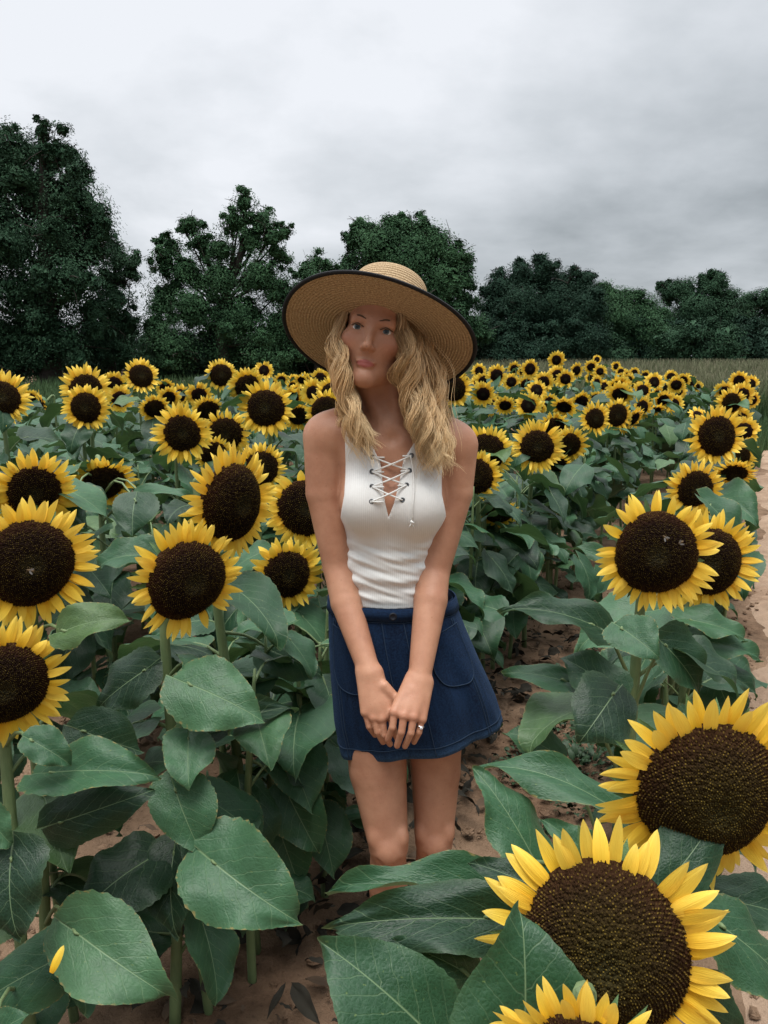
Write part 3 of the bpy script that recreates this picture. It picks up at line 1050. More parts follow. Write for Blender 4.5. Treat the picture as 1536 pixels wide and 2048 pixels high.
# tall grass beyond the rows
def grass_material(name='tall_grass', ta=(0.15, 0.17, 0.085), tb=(0.24, 0.20, 0.14)):
    m, t, b = new_mat(name)
    uv = N(t, 'ShaderNodeUVMap', uv_map='uv')
    s = N(t, 'ShaderNodeSeparateXYZ')
    L(t, uv.outputs[0], s.inputs[0])
    g = N(t, 'ShaderNodeNewGeometry')
    r = g.outputs['Random Per Island']
    a = MIX(t, r, (0.050, 0.100, 0.040), (0.105, 0.165, 0.065))
    tipc = MIX(t, r, ta, tb)
    L(t, MIX(t, MATH(t, 'MULTIPLY_ADD', s.outputs[0], 3.0, -2.0, clamp=True), a, tipc), b.inputs['Base Color'])
    b.inputs['Roughness'].default_value = 0.7
    b.inputs['Specular IOR Level'].default_value = 0.2
    return m


def grass(n, seed, region, hmin, hmax, wid, mat=None):
    r = np.random.default_rng(seed)
    xs, ys = region(r, n)
    n = len(xs)
    h = r.uniform(hmin, hmax, n)
    a = r.uniform(0, 6.28, n)
    lean = r.uniform(0.05, 0.35, n) * h
    g = ground_z(xs, ys)
    dx, dy = np.cos(a), np.sin(a)
    sa = r.uniform(0, 6.28, n)
    w_ = wid * r.uniform(0.6, 1.4, n)
    V, U = [], []
    for f in (0, 0.55, 1.0):
        ww = w_ * (1 - 0.75 * f)
        cx_, cy_, cz_ = xs + dx * lean * f * f, ys + dy * lean * f * f, g + h * f * (1 - 0.1 * f)
        V += [np.stack([cx_ - np.cos(sa) * ww, cy_ - np.sin(sa) * ww, cz_], -1), np.stack([cx_ + np.cos(sa) * ww, cy_ + np.sin(sa) * ww, cz_], -1)]
        U += [np.stack([np.full(n, f), np.zeros(n)], -1)] * 2
    V = np.stack(V, 1).reshape(-1, 3)
    U = np.stack(U, 1).reshape(-1, 2)
    i = np.arange(n)[:, None] * 6
    F = np.concatenate([i + np.array([[0, 1, 3, 2]]), i + np.array([[2, 3, 5, 4]])])
    return mesh_np('grass', V, F, mat or M_GRASS, U)


M_GRASS = grass_material()
M_GRASS_GREEN = grass_material('green_grass', (0.035, 0.075, 0.030), (0.06, 0.11, 0.045))


def reg_tall(r, n):
    y = r.uniform(13.5, 29, n)
    x = r.uniform(0.10, 0.60, n) * y
    off, s = x * RC - y * RS, x * RS + y * RC
    ok = (s > 18.0 + 0.5 * np.sin(off * 2))
    return x[ok], y[ok]


tag(link('grass', grass(110000, 5, reg_tall, 0.7, 1.35, 0.009)), 'tall meadow grass with reddish seed heads beyond the rows', 'grass', kind='stuff')


def reg_left(r, n):
    y = r.uniform(7.0, 27, n)
    x = -r.uniform(0.0, 1.0, n) * y
    off, s = x * RC - y * RS, x * RS + y * RC
    ok = (off < -8.3) | (s > 17.2)
    return x[ok], y[ok]


tag(link('grass', grass(90000, 7, reg_left, 0.25, 0.75, 0.010, M_GRASS_GREEN)), 'rough green grass between the last rows and the left trees', 'grass', kind='stuff')


def reg_short(r, n):
    s = r.uniform(11.8, 18.5, n)
    off = r.uniform(-1.2, 4.5, n)
    x, y = off * RC + s * RS, -off * RS + s * RC
    ok = (s > 14 + np.sin(off * 5) * 0.6) | ((off < 0.1) & (s > 12.3))
    return x[ok], y[ok]


tag(link('grass', grass(40000, 6, reg_short, 0.12, 0.45, 0.007, M_GRASS_GREEN)), 'short green grass where the sandy path ends', 'grass', kind='stuff')

# ------------------------------------------------------------------ the sunflowers one can tell apart in the photograph
# (disc pixel x, y, full bloom width in pixels, turn, lift, depth or None, label)
FL = [
    (1208, 1896, 500, 2, 14, 0.78, 'largest sunflower, its broad seed disc half hidden by an upright leaf'),
    (1412, 1580, 430, 24, -4, 0.97, 'second largest sunflower, drooping disc with petals only along its upper rim, beside the sandy path'),
    (1160, 2152, 400, 0, 4, 0.60, 'sunflower of which only the upper petal tips rise over the bottom edge'),
    (1312, 1106, 242, 6, 4, 1.62, 'wide open sunflower with bees on its disc, facing out over the gap beside the path'),
    (1415, 1122, 205, 16, 4, 1.86, 'sunflower half covered by the wide open bloom with bees beside the path'),
    (1390, 978, 122, 26, -2, 3.05, 'sunflower just above and behind the bee-visited pair of blooms by the path'),
    (1433, 872, 122, 26, 4, 3.25, 'tall oval sunflower at the front of the crowded row running along the path'),
    (1476, 912, 76, 20, -8, 4.3, 'sunflower peeping out behind the tall oval bloom on the path side'),
    (1468, 946, 84, 10, -48, 3.7, 'nodding sunflower with a dark down-turned disc beside the path'),
    (1473, 980, 56, 0, -20, 4.0, 'small low sunflower under the nodding dark disc by the path'),
    (1488, 862, 58, 20, 0, 6.2, 'narrow sunflower at the path-side rim of the far right row'),
    (1478, 838, 54, 0, 0, 6.8, 'sunflower squeezed behind the shoulder of the tall oval bloom by the path'),
    (1462, 806, 62, 10, -6, 6.6, 'sunflower directly above the tall oval bloom in the path row'),
    (1484, 790, 50, 26, -4, 8.2, 'upper sunflower of the path row facing the sandy path'),
    (1504, 800, 34, 40, 0, 9.5, 'small sunflower on the outermost side of the path row'),
    (1450, 783, 42, 0, -12, 9.2, 'pale sunflower on the field side near the top of the path row'),
    (1478, 762, 40, 0, -10, 10.5, 'sunflower at the very top of the path row'),
    (1502, 768, 36, 30, 0, 11.2, 'topmost outer sunflower of the path row against the grass'),
    (1396, 832, 40, 30, 25, 8.0, 'faint pale sunflower seen edge-on left of the tall oval bloom'),
    # left of the woman, near
    (60, 1126, 262, 4, 2, 1.55, 'big full-faced sunflower at the left edge, above another big bloom'),
    (4, 1368, 272, 2, -3, 1.50, 'lowest big sunflower cut by the left edge, over the broad lower leaves'),
    (374, 1160, 242, 24, -1, 1.70, 'big sunflower with a dark disc turned aside, lowest of the blooms between edge and woman'),
    (462, 1006, 236, 42, -2, 1.88, 'big sunflower in half profile, petals only on the left, close to the woman'),
    (522, 936, 98, 18, 2, 3.6, 'small round sunflower behind the half-profile bloom near the woman'),
    (610, 1016, 168, 12, 2, 2.6, 'sunflower partly hidden behind the bare upper arm of the woman'),
    (574, 1148, 156, 14, -3, 2.5, 'low sunflower beside the elbow of the woman, its petals ragged'),
    (68, 984, 172, 6, -12, 2.35, 'sunflower with a broad dark disc overlapped from below by the big full-faced one'),
    (206, 966, 132, 8, -32, 3.0, 'nodding sunflower with its lower half behind a pale leaf, petals fanned on top'),
    (4, 796, 108, 0, 2, 3.9, 'highest sunflower cut by the left edge, against the dark tree'),
    (364, 867, 116, 10, 0, 3.45, 'round sunflower with a full ring of petals in the middle of the left group'),
    (452, 868, 96, 8, -10, 4.15, 'sunflower tucked behind the round full-ringed bloom'),
    (428, 908, 74, 8, -28, 4.0, 'sunflower showing only its upper petals above the half-profile bloom'),
    (172, 815, 92, 6, 3, 4.3, 'smaller sunflower in front of a taller one near the left tree'),
    (172, 780, 100, 4, -6, 4.6, 'taller sunflower half hidden behind a smaller bloom near the left tree'),
    (282, 752, 68, 18, 6, 5.9, 'tilted sunflower standing highest between the two left trees'),
    (240, 798, 56, 14, -8, 6.6, 'sunflower veiled by a leaf right of the overlapping pair'),
    (229, 768, 50, -4, -20, 8.0, 'sunflower with only its upper petals visible behind the overlapping pair'),
    (86, 806, 48, -70, -10, 6.5, 'sunflower seen from the side as a yellow streak among leaves'),
    (60, 796, 36, 0, -20, 9.0, 'tiny sunflower peeking out right of the bloom on the left edge'),
    (309, 817, 60, 0, -30, 5.6, 'sunflower with a half-moon of petals left of the round full-ringed bloom'),
    (337, 797, 52, 6, -14, 7.0, 'low sunflower between the tilted one and the round full-ringed bloom'),
    (360, 791, 46, 12, -8, 8.2, 'sunflower in the gap behind the round full-ringed bloom'),
    (331, 776, 40, 0, -26, 9.4, 'flat sunflower just under the tilted bloom'),
    (398, 790, 52, 0, -18, 7.2, 'sunflower with its lower half sunk in leaves below the round tall one'),
    (417, 822, 64, 4, -22, 5.2, 'sunflower between the round full-ringed bloom and its tucked neighbour'),
    (442, 750, 62, 2, 4, 6.4, 'round sunflower raised clear against the middle trees'),
    (494, 774, 76, 4, -8, 5.2, 'sunflower half covered from the right, beside the bloom raised against the trees'),
    (528, 741, 38, 4, 4, 10.2, 'small round sunflower standing above its neighbours left of the hat'),
    (532, 816, 108, 8, 0, 3.7, 'round sunflower with bees on its disc, left of the bare shoulder'),
    (583, 797, 54, 8, -10, 7.2, 'sunflower behind the right side of the round bee-visited one'),
    (598, 832, 66, 6, -26, 5.0, 'sunflower showing a fan of petals just beside the bare shoulder'),
    (626, 786, 56, 14, 2, 6.6, 'oval sunflower under the hat brim left of the hair'),
    (652, 822, 84, 6, -10, 4.4, 'sunflower whose petals show between bare shoulder and hair'),
    (664, 786, 64, 0, 0, 6.0, 'sunflower covered by the blond hair but for a few petals'),
    (641, 758, 42, 0, -4, 9.6, 'sunflower touching the lower left curve of the hat brim'),
    (610, 760, 30, 10, -4, 13.0, 'tiny sunflower nearest the lower left of the hat, beside the brim'),
    (588, 761, 26, 8, 0, 14.6, 'tiny narrow sunflower in the far line left of the hat'),
    (563, 760, 30, 0, -10, 13.6, 'tiny sunflower first in the far line right of the small raised one'),
    # right of the woman
    (972, 906, 108, 14, 0, 3.6, 'sunflower half hidden by the bare shoulder on the path side'),
    (952, 952, 100, 10, -2, 3.3, 'sunflower below the shoulder, mostly hidden by the upper arm'),
    (998, 1028, 84, 14, -42, 3.75, 'low ragged sunflower hanging its head beside the forearm'),
    (944, 1010, 60, 0, -30, 3.9, 'bit of a sunflower peeking out beside the elbow, over the low ragged one'),
    (908, 778, 70, 10, 0, 5.6, 'dark sunflower under the right side of the hat brim'),
    (966, 788, 52, 6, -10, 7.6, 'sunflower at the front of the cluster right of the hat'),
    (984, 812, 46, 58, 2, 8.2, 'sunflower turned in profile below the cluster right of the hat'),
    (967, 762, 36, 0, -16, 11.0, 'sunflower half sunk behind the front one of the cluster by the hat'),
    (993, 751, 44, 6, 0, 9.2, 'round sunflower at the upper right of the cluster by the hat'),
    (958, 742, 30, 8, 0, 12.8, 'highest small sunflower of the cluster by the hat'),
    (1060, 738, 38, 10, 2, 10.6, 'round sunflower with two thin ones at its left, in the far rows'),
    (1043, 742, 28, 48, 0, 12.0, 'thin sunflower just left of a round one in the far rows'),
    (1028, 738, 30, 22, 0, 13.0, 'sunflower second left of the round one in the far rows'),
    (1057, 811, 54, 12, 4, 7.8, 'single oval sunflower standing alone over the leaves right of the hat'),
    (1073, 781, 44, 18, 0, 9.2, 'sunflower lower in the diagonal string leading up from the lone oval one'),
    (1087, 764, 42, 16, -4, 9.8, 'sunflower upper in the diagonal string leading up from the lone oval one'),
    (1052, 769, 36, 20, -10, 11.0, 'sunflower sunk left of the diagonal string'),
    (1113, 720, 36, 4, 2, 11.4, 'tallest of the far sunflowers, against the dark evergreen'),
    (1114, 751, 40, 4, 0, 10.2, 'left sunflower of the touching pair under the tallest far one'),
    (1131, 758, 38, 12, 0, 10.0, 'right sunflower of the touching pair under the tallest far one'),
    (1153, 741, 32, 34, 0, 12.6, 'narrow sunflower right of the tallest far one'),
    (1182, 734, 28, 4, 0, 14.2, 'round far sunflower with a tiny one above it'),
    (1194, 719, 18, 8, 0, 19.0, 'tiniest sunflower perched on top of the far cluster'),
    (1200, 743, 28, 14, 0, 14.0, 'sunflower leaning out right of the round far one'),
    (1191, 753, 22, 0, -20, 15.6, 'small dull sunflower below the round far one'),
    (1128, 814, 54, -4, -30, 7.0, 'sunflower showing an arc of petals behind the large oval one'),
    (1163, 803, 44, 4, -26, 8.4, 'small arc of petals above the arc-shaped sunflower'),
    (1190, 837, 66, 14, 2, 5.6, 'round dark sunflower in front, left one of three close together'),
    (1234, 830, 64, 26, 0, 6.2, 'sunflower of three close together, its neighbour overlapping it'),
    (1246, 848, 46, 34, -12, 6.5, 'crooked sunflower behind the middle one of three close together'),
    (1267, 838, 56, 40, -20, 6.6, 'sunflower turned to the path, last of three close together'),
    (1207, 800, 34, 10, -14, 9.4, 'small sunflower sunk behind the round dark one of three'),
    (1108, 856, 66, 6, -22, 5.2, 'sunflower peering over the large oval one near the shoulder'),
    (1074, 893, 104, 20, -2, 3.95, 'large oval sunflower facing the path, foremost of its cluster'),
    (1138, 890, 76, 14, 0, 4.8, 'sunflower right of the large oval one, with a small bloom beside it'),
    (1110, 930, 64, 8, -36, 4.5, 'dark nodding sunflower below the large oval one'),
    (1174, 889, 52, 20, 0, 6.3, 'small narrow sunflower at the right end of the large oval cluster'),
    (1232, 733, 22, 22, 0, 16.4, 'upper sunflower of the tiny pair at the field rim left of the grass'),
    (1242, 744, 22, 34, 0, 16.0, 'lower sunflower of the tiny pair at the field rim left of the grass'),
    (1269, 745, 21, 0, 2, 16.8, 'tiny round sunflower alone against the tall grass'),
    (1255, 753, 26, 20, 0, 14.4, 'sunflower beside the tiny round one against the grass'),
    (1237, 772, 50, 0, -28, 8.2, 'upper sunflower in the stack of yellow arcs'),
    (1240, 789, 54, 0, -22, 7.2, 'lower sunflower in the stack of yellow arcs'),
    (1249, 766, 28, 24, -6, 12.4, 'dark small sunflower just behind the stack of yellow arcs'),
    (1285, 781, 40, 10, 0, 9.8, 'round sunflower right of the stack of yellow arcs'),
    (1308, 765, 40, 26, 0, 10.4, 'tall oval far sunflower near the end of the middle rows'),
    (1342, 754, 28, 14, 0, 13.6, 'raised sunflower close to the end of the middle rows'),
    (1332, 780, 32, 30, 0, 11.8, 'narrow sunflower beside a rounder one at the end of the middle rows'),
    (1355, 782, 36, 16, 2, 10.8, 'round sunflower beside a narrow one at the end of the middle rows'),
    (1371, 758, 26, 16, 0, 14.6, 'sunflower among the last four of the middle rows, highest'),
    (1375, 776, 24, 20, 0, 14.2, 'sunflower among the last four of the middle rows, lowest'),
    (1384, 772, 22, 24, 0, 15.2, 'sunflower among the last four of the middle rows, squeezed in the middle'),
    (1397, 772, 20, 34, 0, 16.0, 'very last sunflower of the middle rows before the grass'),
    (1347, 808, 42, 24, 0, 9.0, 'lowest sunflower at the end of the middle rows, over dark leaves'),
    (1326, 800, 44, 40, -34, 8.8, 'sunflower bent down towards the path at the end of the middle rows'),
    (1311, 820, 40, 30, -48, 8.4, 'dark bent sunflower head below the one bent towards the path'),
]
SUNS = 'sunflowers in bloom in the field'


def soil_point(x, y):
    return Vector((x, y, float(ground_z(x, y)) - 0.01))


HEADPOS = {}
NEAR_LEAVES = {}
A = NEAR_LEAVES
# leaves read off the photograph, by the flower they grow under
A[0] = [LF((1046, 2120), (1026, 1818), 0.70, 0.03, 1.02, (0.15, -1, 0.25), 0.82),
        LF((862, 2070), (641, 1872), 0.74, 0.02, 0.84, (0.25, -0.75, 0.8), 0.66),
        LF((985, 1838), (660, 1845), 0.86, 0.02, 0.42, (0.1, -0.75, 0.8), 0.70),
        LF((1010, 1788), (652, 1790), 0.98, 0.02, 0.28, (0, -0.3, 0.95), 0.80),
        LF((930, 1945), (770, 1885), 0.84, 0.0, 0.55, (-0.2, -0.5, 0.85), 0.62),
        LF((1075, 1775), (935, 1728), 0.95, 0.02, 0.55, (0, -0.6, 0.9), 0.78),
        LF((1395, 1985), (1440, 2110), 0.78, 0.02, 0.7, (0.1, -0.7, 0.7), 0.66)]
A[1] = [LF((1072, 1725), (940, 1538), 1.06, 0.05, 0.62, (0.35, -0.6, 0.75), 0.72),
        LF((1225, 1615), (948, 1545), 1.10, 0.05, 0.38, (0.1, -0.35, 0.95), 0.8),
        LF((1330, 1770), (1432, 1642), 0.92, 0.05, 0.75, (-0.1, -0.75, 0.6), 0.74),
        LF((1440, 1850), (1600, 2010), 0.90, 0.02, 0.62, (0.3, -0.5, 0.8), 0.62),
        LF((1448, 1800), (1620, 1860), 1.0, 0.03, 0.55, (0.2, -0.5, 0.85), 0.7),
        LF((1190, 1720), (1080, 1640), 1.02, 0.02, 0.6, (0, -0.6, 0.8), 0.66)]
A[3] = [LF((1186, 1250), (1000, 1222), 1.62, 0.02, 0.50, (-0.1, -0.5, 0.85), 0.70),
        LF((1243, 1256), (1320, 1318), 1.52, -0.05, 1.05, (-0.3, -0.8, 0.75), 0.80),
        LF((1228, 1388), (1148, 1478), 1.56, -0.04, 1.15, (0, -0.9, 0.5), 0.52),
        LF((1226, 1380), (1118, 1318), 1.62, 0.06, 0.85, (-0.1, -0.5, 0.8), 0.55),
        LF((1130, 1362), (1004, 1345), 1.66, 0.02, 0.58, (0, -0.5, 0.85), 0.50),
        LF((1240, 1132), (1138, 1100), 1.72, 0.03, 0.45, (0, -0.4, 0.9), 0.92),
        LF((1112, 1508), (1008, 1472), 1.70, 0.02, 0.8, (0, -0.5, 0.85), 0.30),
        LF((1330, 1290), (1395, 1385), 1.66, 0.02, 0.95, (0.2, -0.7, 0.7), 0.66)]
A[4] = [LF((1380, 1240), (1490, 1290), 1.84, 0.0, 0.6, (0.2, -0.5, 0.8), 0.74),
        LF((1390, 1280), (1520, 1330), 1.86, 0.0, 0.55, (0.2, -0.5, 0.8), 0.66),
        LF((1400, 1330), (1510, 1400), 1.86, 0.0, 0.55, (0.2, -0.5, 0.8), 0.60),
        LF((1420, 1010), (1480, 1120), 2.1, 0.0, 0.7, (0.2, -0.5, 0.8), 0.9)]
A[19] = [LF((128, 1262), (262, 1240), 1.50, 0.02, 0.72, (0, -0.7, 0.7), 0.80),
         LF((100, 1545), (324, 1556), 1.50, -0.02, 0.55, (-0.1, -0.6, 0.8), 0.50),
         LF((118, 1645), (312, 1588), 1.53, 0.02, 0.58, (0.1, -0.85, 0.5), 0.44),
         LF((165, 1462), (284, 1508), 1.58, 0.03, 0.85, (0, -0.8, 0.6), 0.58),
         LF((148, 1862), (345, 1985), 1.44, -0.03, 0.72, (0.1, -0.8, 0.6), 0.26),
         LF((150, 1900), (-40, 2000), 1.50, 0.0, 0.65, (0, -0.8, 0.6), 0.24)]
A[20] = [LF((62, 1480), (142, 1530), 1.44, 0.02, 0.8, (0.1, -0.7, 0.7), 0.80),
         LF((22, 1716), (30, 1878), 1.40, -0.02, 0.98, (0, -0.9, 0.45), 0.50),
         LF((-20, 2075), (62, 2030), 1.25, 0.0, 0.75, (0, -0.5, 0.85), 0.3),
         LF((-30, 1620), (20, 1690), 1.40, 0.0, 0.9, (0, -0.7, 0.7), 0.6)]
A[21] = [LF((378, 1368), (534, 1440), 1.62, -0.02, 0.86, (0.05, -0.75, 0.7), 0.74),
         LF((350, 1578), (398, 1708), 1.60, -0.02, 0.98, (0.1, -0.85, 0.5), 0.52),
         LF((424, 1722), (588, 1860), 1.55, -0.04, 0.90, (0.15, -0.8, 0.6), 0.36),
         LF((355, 1476), (422, 1522), 1.66, 0.0, 1.25, (0, -0.75, 0.6), 0.60),
         LF((400, 1478), (592, 1430), 1.75, 0.04, 0.38, (0, -0.5, 0.85), 0.64),
         LF((290, 1110), (204, 1135), 1.80, 0.02, 0.85, (0, -0.6, 0.8), 0.93),
         LF((290, 1340), (200, 1420), 1.72, 0.03, 0.85, (0, -0.7, 0.7), 0.70)]
A[22] = [LF((572, 1582), (640, 1704), 1.95, -0.02, 0.92, (0, -0.9, 0.4), 0.45),
         LF((552, 1640), (602, 1768), 1.98, 0.0, 0.85, (0, -0.9, 0.4), 0.40),
         LF((540, 1300), (640, 1360), 2.0, 0.0, 0.8, (0, -0.7, 0.7), 0.7)]
A[27] = [LF((270, 1000), (262, 1072), 2.6, -0.05, 1.25, (0, -0.7, 0.8), 0.86),
         LF((150, 985), (215, 1000), 2.7, 0.0, 0.7, (0, -0.5, 0.85), 0.92),
         LF((285, 990), (380, 1000), 2.7, 0.0, 0.5, (0, -0.5, 0.85), 0.88),
         LF((120, 1010), (170, 1060), 2.6, 0.0, 0.8, (0, -0.5, 0.85), 0.8)]
# where a stem meets the soil, where the photograph shows it: index -> (pixel, distance)
STEMPX = {3: (1222, 1515, 1.72), 21: (306, 1330, 1.66), 20: (14, 1560, 1.46), 22: (500, 1500, 1.95)}

for i, (px, py, W, az, el, d, label) in enumerate(FL):
    d = d or 398.0 / W
    pos = P(px, py, d)
    rad = W / 2 / FPX * d * (1.10 if W < 120 else 1.03)
    vr = np.random.default_rng(6000 + i)
    if W < 115:
        az, el = az + vr.normal(0, 11), el + vr.normal(0, 7)
    F = facing(pos, az, el)
    HEADPOS[i] = pos
    lod = 'near' if i < 3 else 'hi' if W >= 200 else ('mid' if W >= 60 else 'low')
    r = np.random.default_rng(500 + i)
    bx, by = pos.x - F.x * 0.10, pos.y - F.y * 0.10
    if i in STEMPX:
        q = P(*STEMPX[i])
        bx, by = q.x, q.y
    elif i not in (0, 1, 2):
        bx += r.uniform(-0.04, 0.04)
        by += r.uniform(-0.04, 0.04)
    if lod in ('hi', 'near'):
        n_auto, size = 6, 0.19
        if i in (0, 1): n_auto = 0
        if i == 2: n_auto = 0
    elif lod == 'mid':
        n_auto, size = 9, 0.20
    else:
        n_auto, size = 8, 0.21
    plant(label, soil_point(bx, by), pos, F, rad, lod, i, r.uniform(0, 6.28), A.get(i, ()), n_auto, size, i, SUNS,
          0.012 if W > 90 else 0.010, 0.18 if W >= 200 else 0.36, 0.74 if W >= 200 else 0.93)

# ------------------------------------------------------------------ more plants of the same rows whose blooms the photograph hides
k = 0
NB = 'leafy plants between the blooms'
cells = []
for row in range(0, 8):
    off = -0.15 - 0.95 * row
    s = 0.6
    while s < 9.5:
        cells.append((row, off, s))
        s += 0.21
frng = np.random.default_rng(77)
for row, off, s in cells:
    o2, s2 = off + frng.uniform(-0.09, 0.09), s + frng.uniform(-0.08, 0.08)
    x, y = rowpt(o2, s2)
    if y < 1.55 or abs(x) > 0.56 * y + 0.5: continue
    if row == 0 and (s2 < 2.15 or s2 > 8): continue
    if math.hypot(x - 0.03, y - 1.66) < 0.40: continue
    if y > 5.4: continue
    if min(math.hypot(x - a, y - b) for a, b in PLANTS) < 0.13: continue
    top_z = frng.uniform(0.86, 1.04) - (0.10 if y < 2.3 else 0) - (0.12 if row == 0 else 0)
    lab = 'leafy sunflower stalk in the row beside the sandy path, its bloom hidden' if row == 0 else \
          'leafy sunflower stalk among the blooms, its own bloom hidden by leaves'
    grp = NB + (' beside the path' if row == 0 else '')
    b = soil_point(x, y)
    plant(lab, b, None, None, 0.1, 'mid', 0, 0, (), 12 if y < 3.5 else 9, frng.uniform(0.17, 0.22), 2000 + k, grp, 0.009,
          0.16, 0.98, b + Vector((frng.uniform(-.04, .04), frng.uniform(-.04, .04), top_z)))
    k += 1
# stalks whose stems the photograph shows low down, left of the woman's legs
def soil_at(px, py):
    r_ = ray(px, py)
    p = Vector((0, 0, CAM_H)) + r_ * (CAM_H / -r_.z)
    return Vector((p.x, p.y, float(ground_z(p.x, p.y)) - 0.01))


for px, py, H_, sz in ((420, 2036, 0.74, 0.17), (505, 1975, 0.84, 0.16), (150, 2044, 0.66, 0.16), (566, 1860, 0.86, 0.16), (650, 1800, 0.78, 0.15), (455, 1790, 0.88, 0.17)):
    b = soil_at(px, py)
    plant('leafy sunflower stalk among the blooms, its own bloom hidden by leaves', b, None, None, 0.1, 'mid', 0, 0, (), 7, sz, 7000 + k, NB, 0.010,
          0.30, 0.95, b + Vector((frng.uniform(-.03, .03), frng.uniform(-.03, .03), H_)))
    k += 1
print('filler plants', k, 'all', len(PLANTS))

# distant blooms too small to tell apart
frng = np.random.default_rng(78)
k = 0
zones = [(-6, 12, -1.0), (12, 24, -1.0)]
for row in range(1, 17):
    off = -0.15 - 0.95 * row
    s = 6.5
    while s < 21:
        s += frng.uniform(0.30, 1.0)
        x, y = rowpt(off + frng.uniform(-.15, .15), s)
        if y < 6.3 or y > 18.5 or s > 16.4 or abs(x) > 0.53 * y or k >= 150: continue
        pxl = 768 + FPX * x / y
        if 560 < pxl < 950 and frng.random() < 0.5: continue
        if frng.random() < 0.12: continue
        z = float(ground_z(x, y)) + frng.uniform(0.98, 1.22)
        if pxl < 545 or off < -7.8: continue
        if min(math.hypot(x - a, y - b) for a, b in PLANTS) < 0.25: continue
        pos = Vector((x, y, z))
        F = facing(pos, frng.uniform(-25, 55), frng.uniform(-40, 12))
        left = pxl < 700
        plant('tiny distant sunflower in the dense back rows left of the woman' if left else 'tiny distant sunflower in the dense back rows between woman and grass',
              soil_point(x, y), pos, F, frng.uniform(0.10, 0.13), 'low', k, 0, (), 6, 0.2, 4000 + k,
              'distant sunflowers left of the woman' if left else 'distant sunflowers right of the woman', 0.01, 0.5, 0.93)
        k += 1
print('distant', k)

# the leaf mass of the rows further back, which nobody could count
acc = Acc()
frng = np.random.default_rng(79)
cnt = 0
for row in range(0, 9):
    off = -0.15 - 0.95 * row - (0.12 if row == 0 else 0)
    s = 2.0
    while s < 22:
        s += 0.055 if s < 8 else 0.06
        x, y = rowpt(off + frng.normal(0, 0.22 if row else 0.10), s + frng.uniform(-.1, .1))
        if y < 2.1 or y > 19.5 or abs(x) > 0.54 * y + 0.5: continue
        if (row == 0 and s > 11.8) or s > 16.8: continue
        if y < 5.0 and frng.random() < 0.35: continue
        if math.hypot(x - 0.03, y - 1.66) < 0.50 or (row == 0 and y < 3.3): continue
        n = 2
        for q in range(n):
            g = float(ground_z(x, y))
            h = frng.uniform(0.16, 1.02) ** 0.75 * 0.98
            if y < 3.3: h *= 0.62
            if row == 0: h = min(h, frng.uniform(0.4, 0.85))
            a = frng.uniform(0, 6.28)
            de = frng.uniform(0.1, 1.1)
            o = np.array([math.cos(a), math.sin(a), 0])
            ln = frng.uniform(0.14, 0.23) * (1.15 if y > 10 else 1)
            b = np.array([x + frng.uniform(-.12, .12), y + frng.uniform(-.12, .12), g + h]) + o * 0.06
            t = b + (o * math.cos(de) + np.array([0, 0, -math.sin(de)])) * ln
            nr = o * math.sin(de) + np.array([0, 0, math.cos(de)]) + np.array([-o[1], o[0], 0]) * frng.uniform(-.6, .6)
            if row == 0 and rowcoord(t[0], t[1])[0] > 0.02: continue
            bl = (HI if y < 3.5 else MID if y < 7 else LOW)[int(frng.integers(8))]
            M = np.array(leaf_matrix(b, t, nr, ln * frng.uniform(0.75, 1.0)))
            acc.add(bl[0] @ M[:3, :3].T + M[:3, 3], bl[1], bl[2])
            cnt += 1
fo = link('foliage', acc.mesh('foliage', M_LEAF))
tag(fo, 'dense mass of green sunflower leaves filling the rows further back', 'foliage', kind='stuff')
print('foliage leaves', cnt)

# ------------------------------------------------------------------ the woman: one continuous body grown from a distance field
VX = 0.0026
LO = np.array([-0.30, 1.36, -0.02])
HIB = np.array([0.30, 1.92, 1.76])
DIM = np.ceil((HIB - LO) / VX).astype(int)


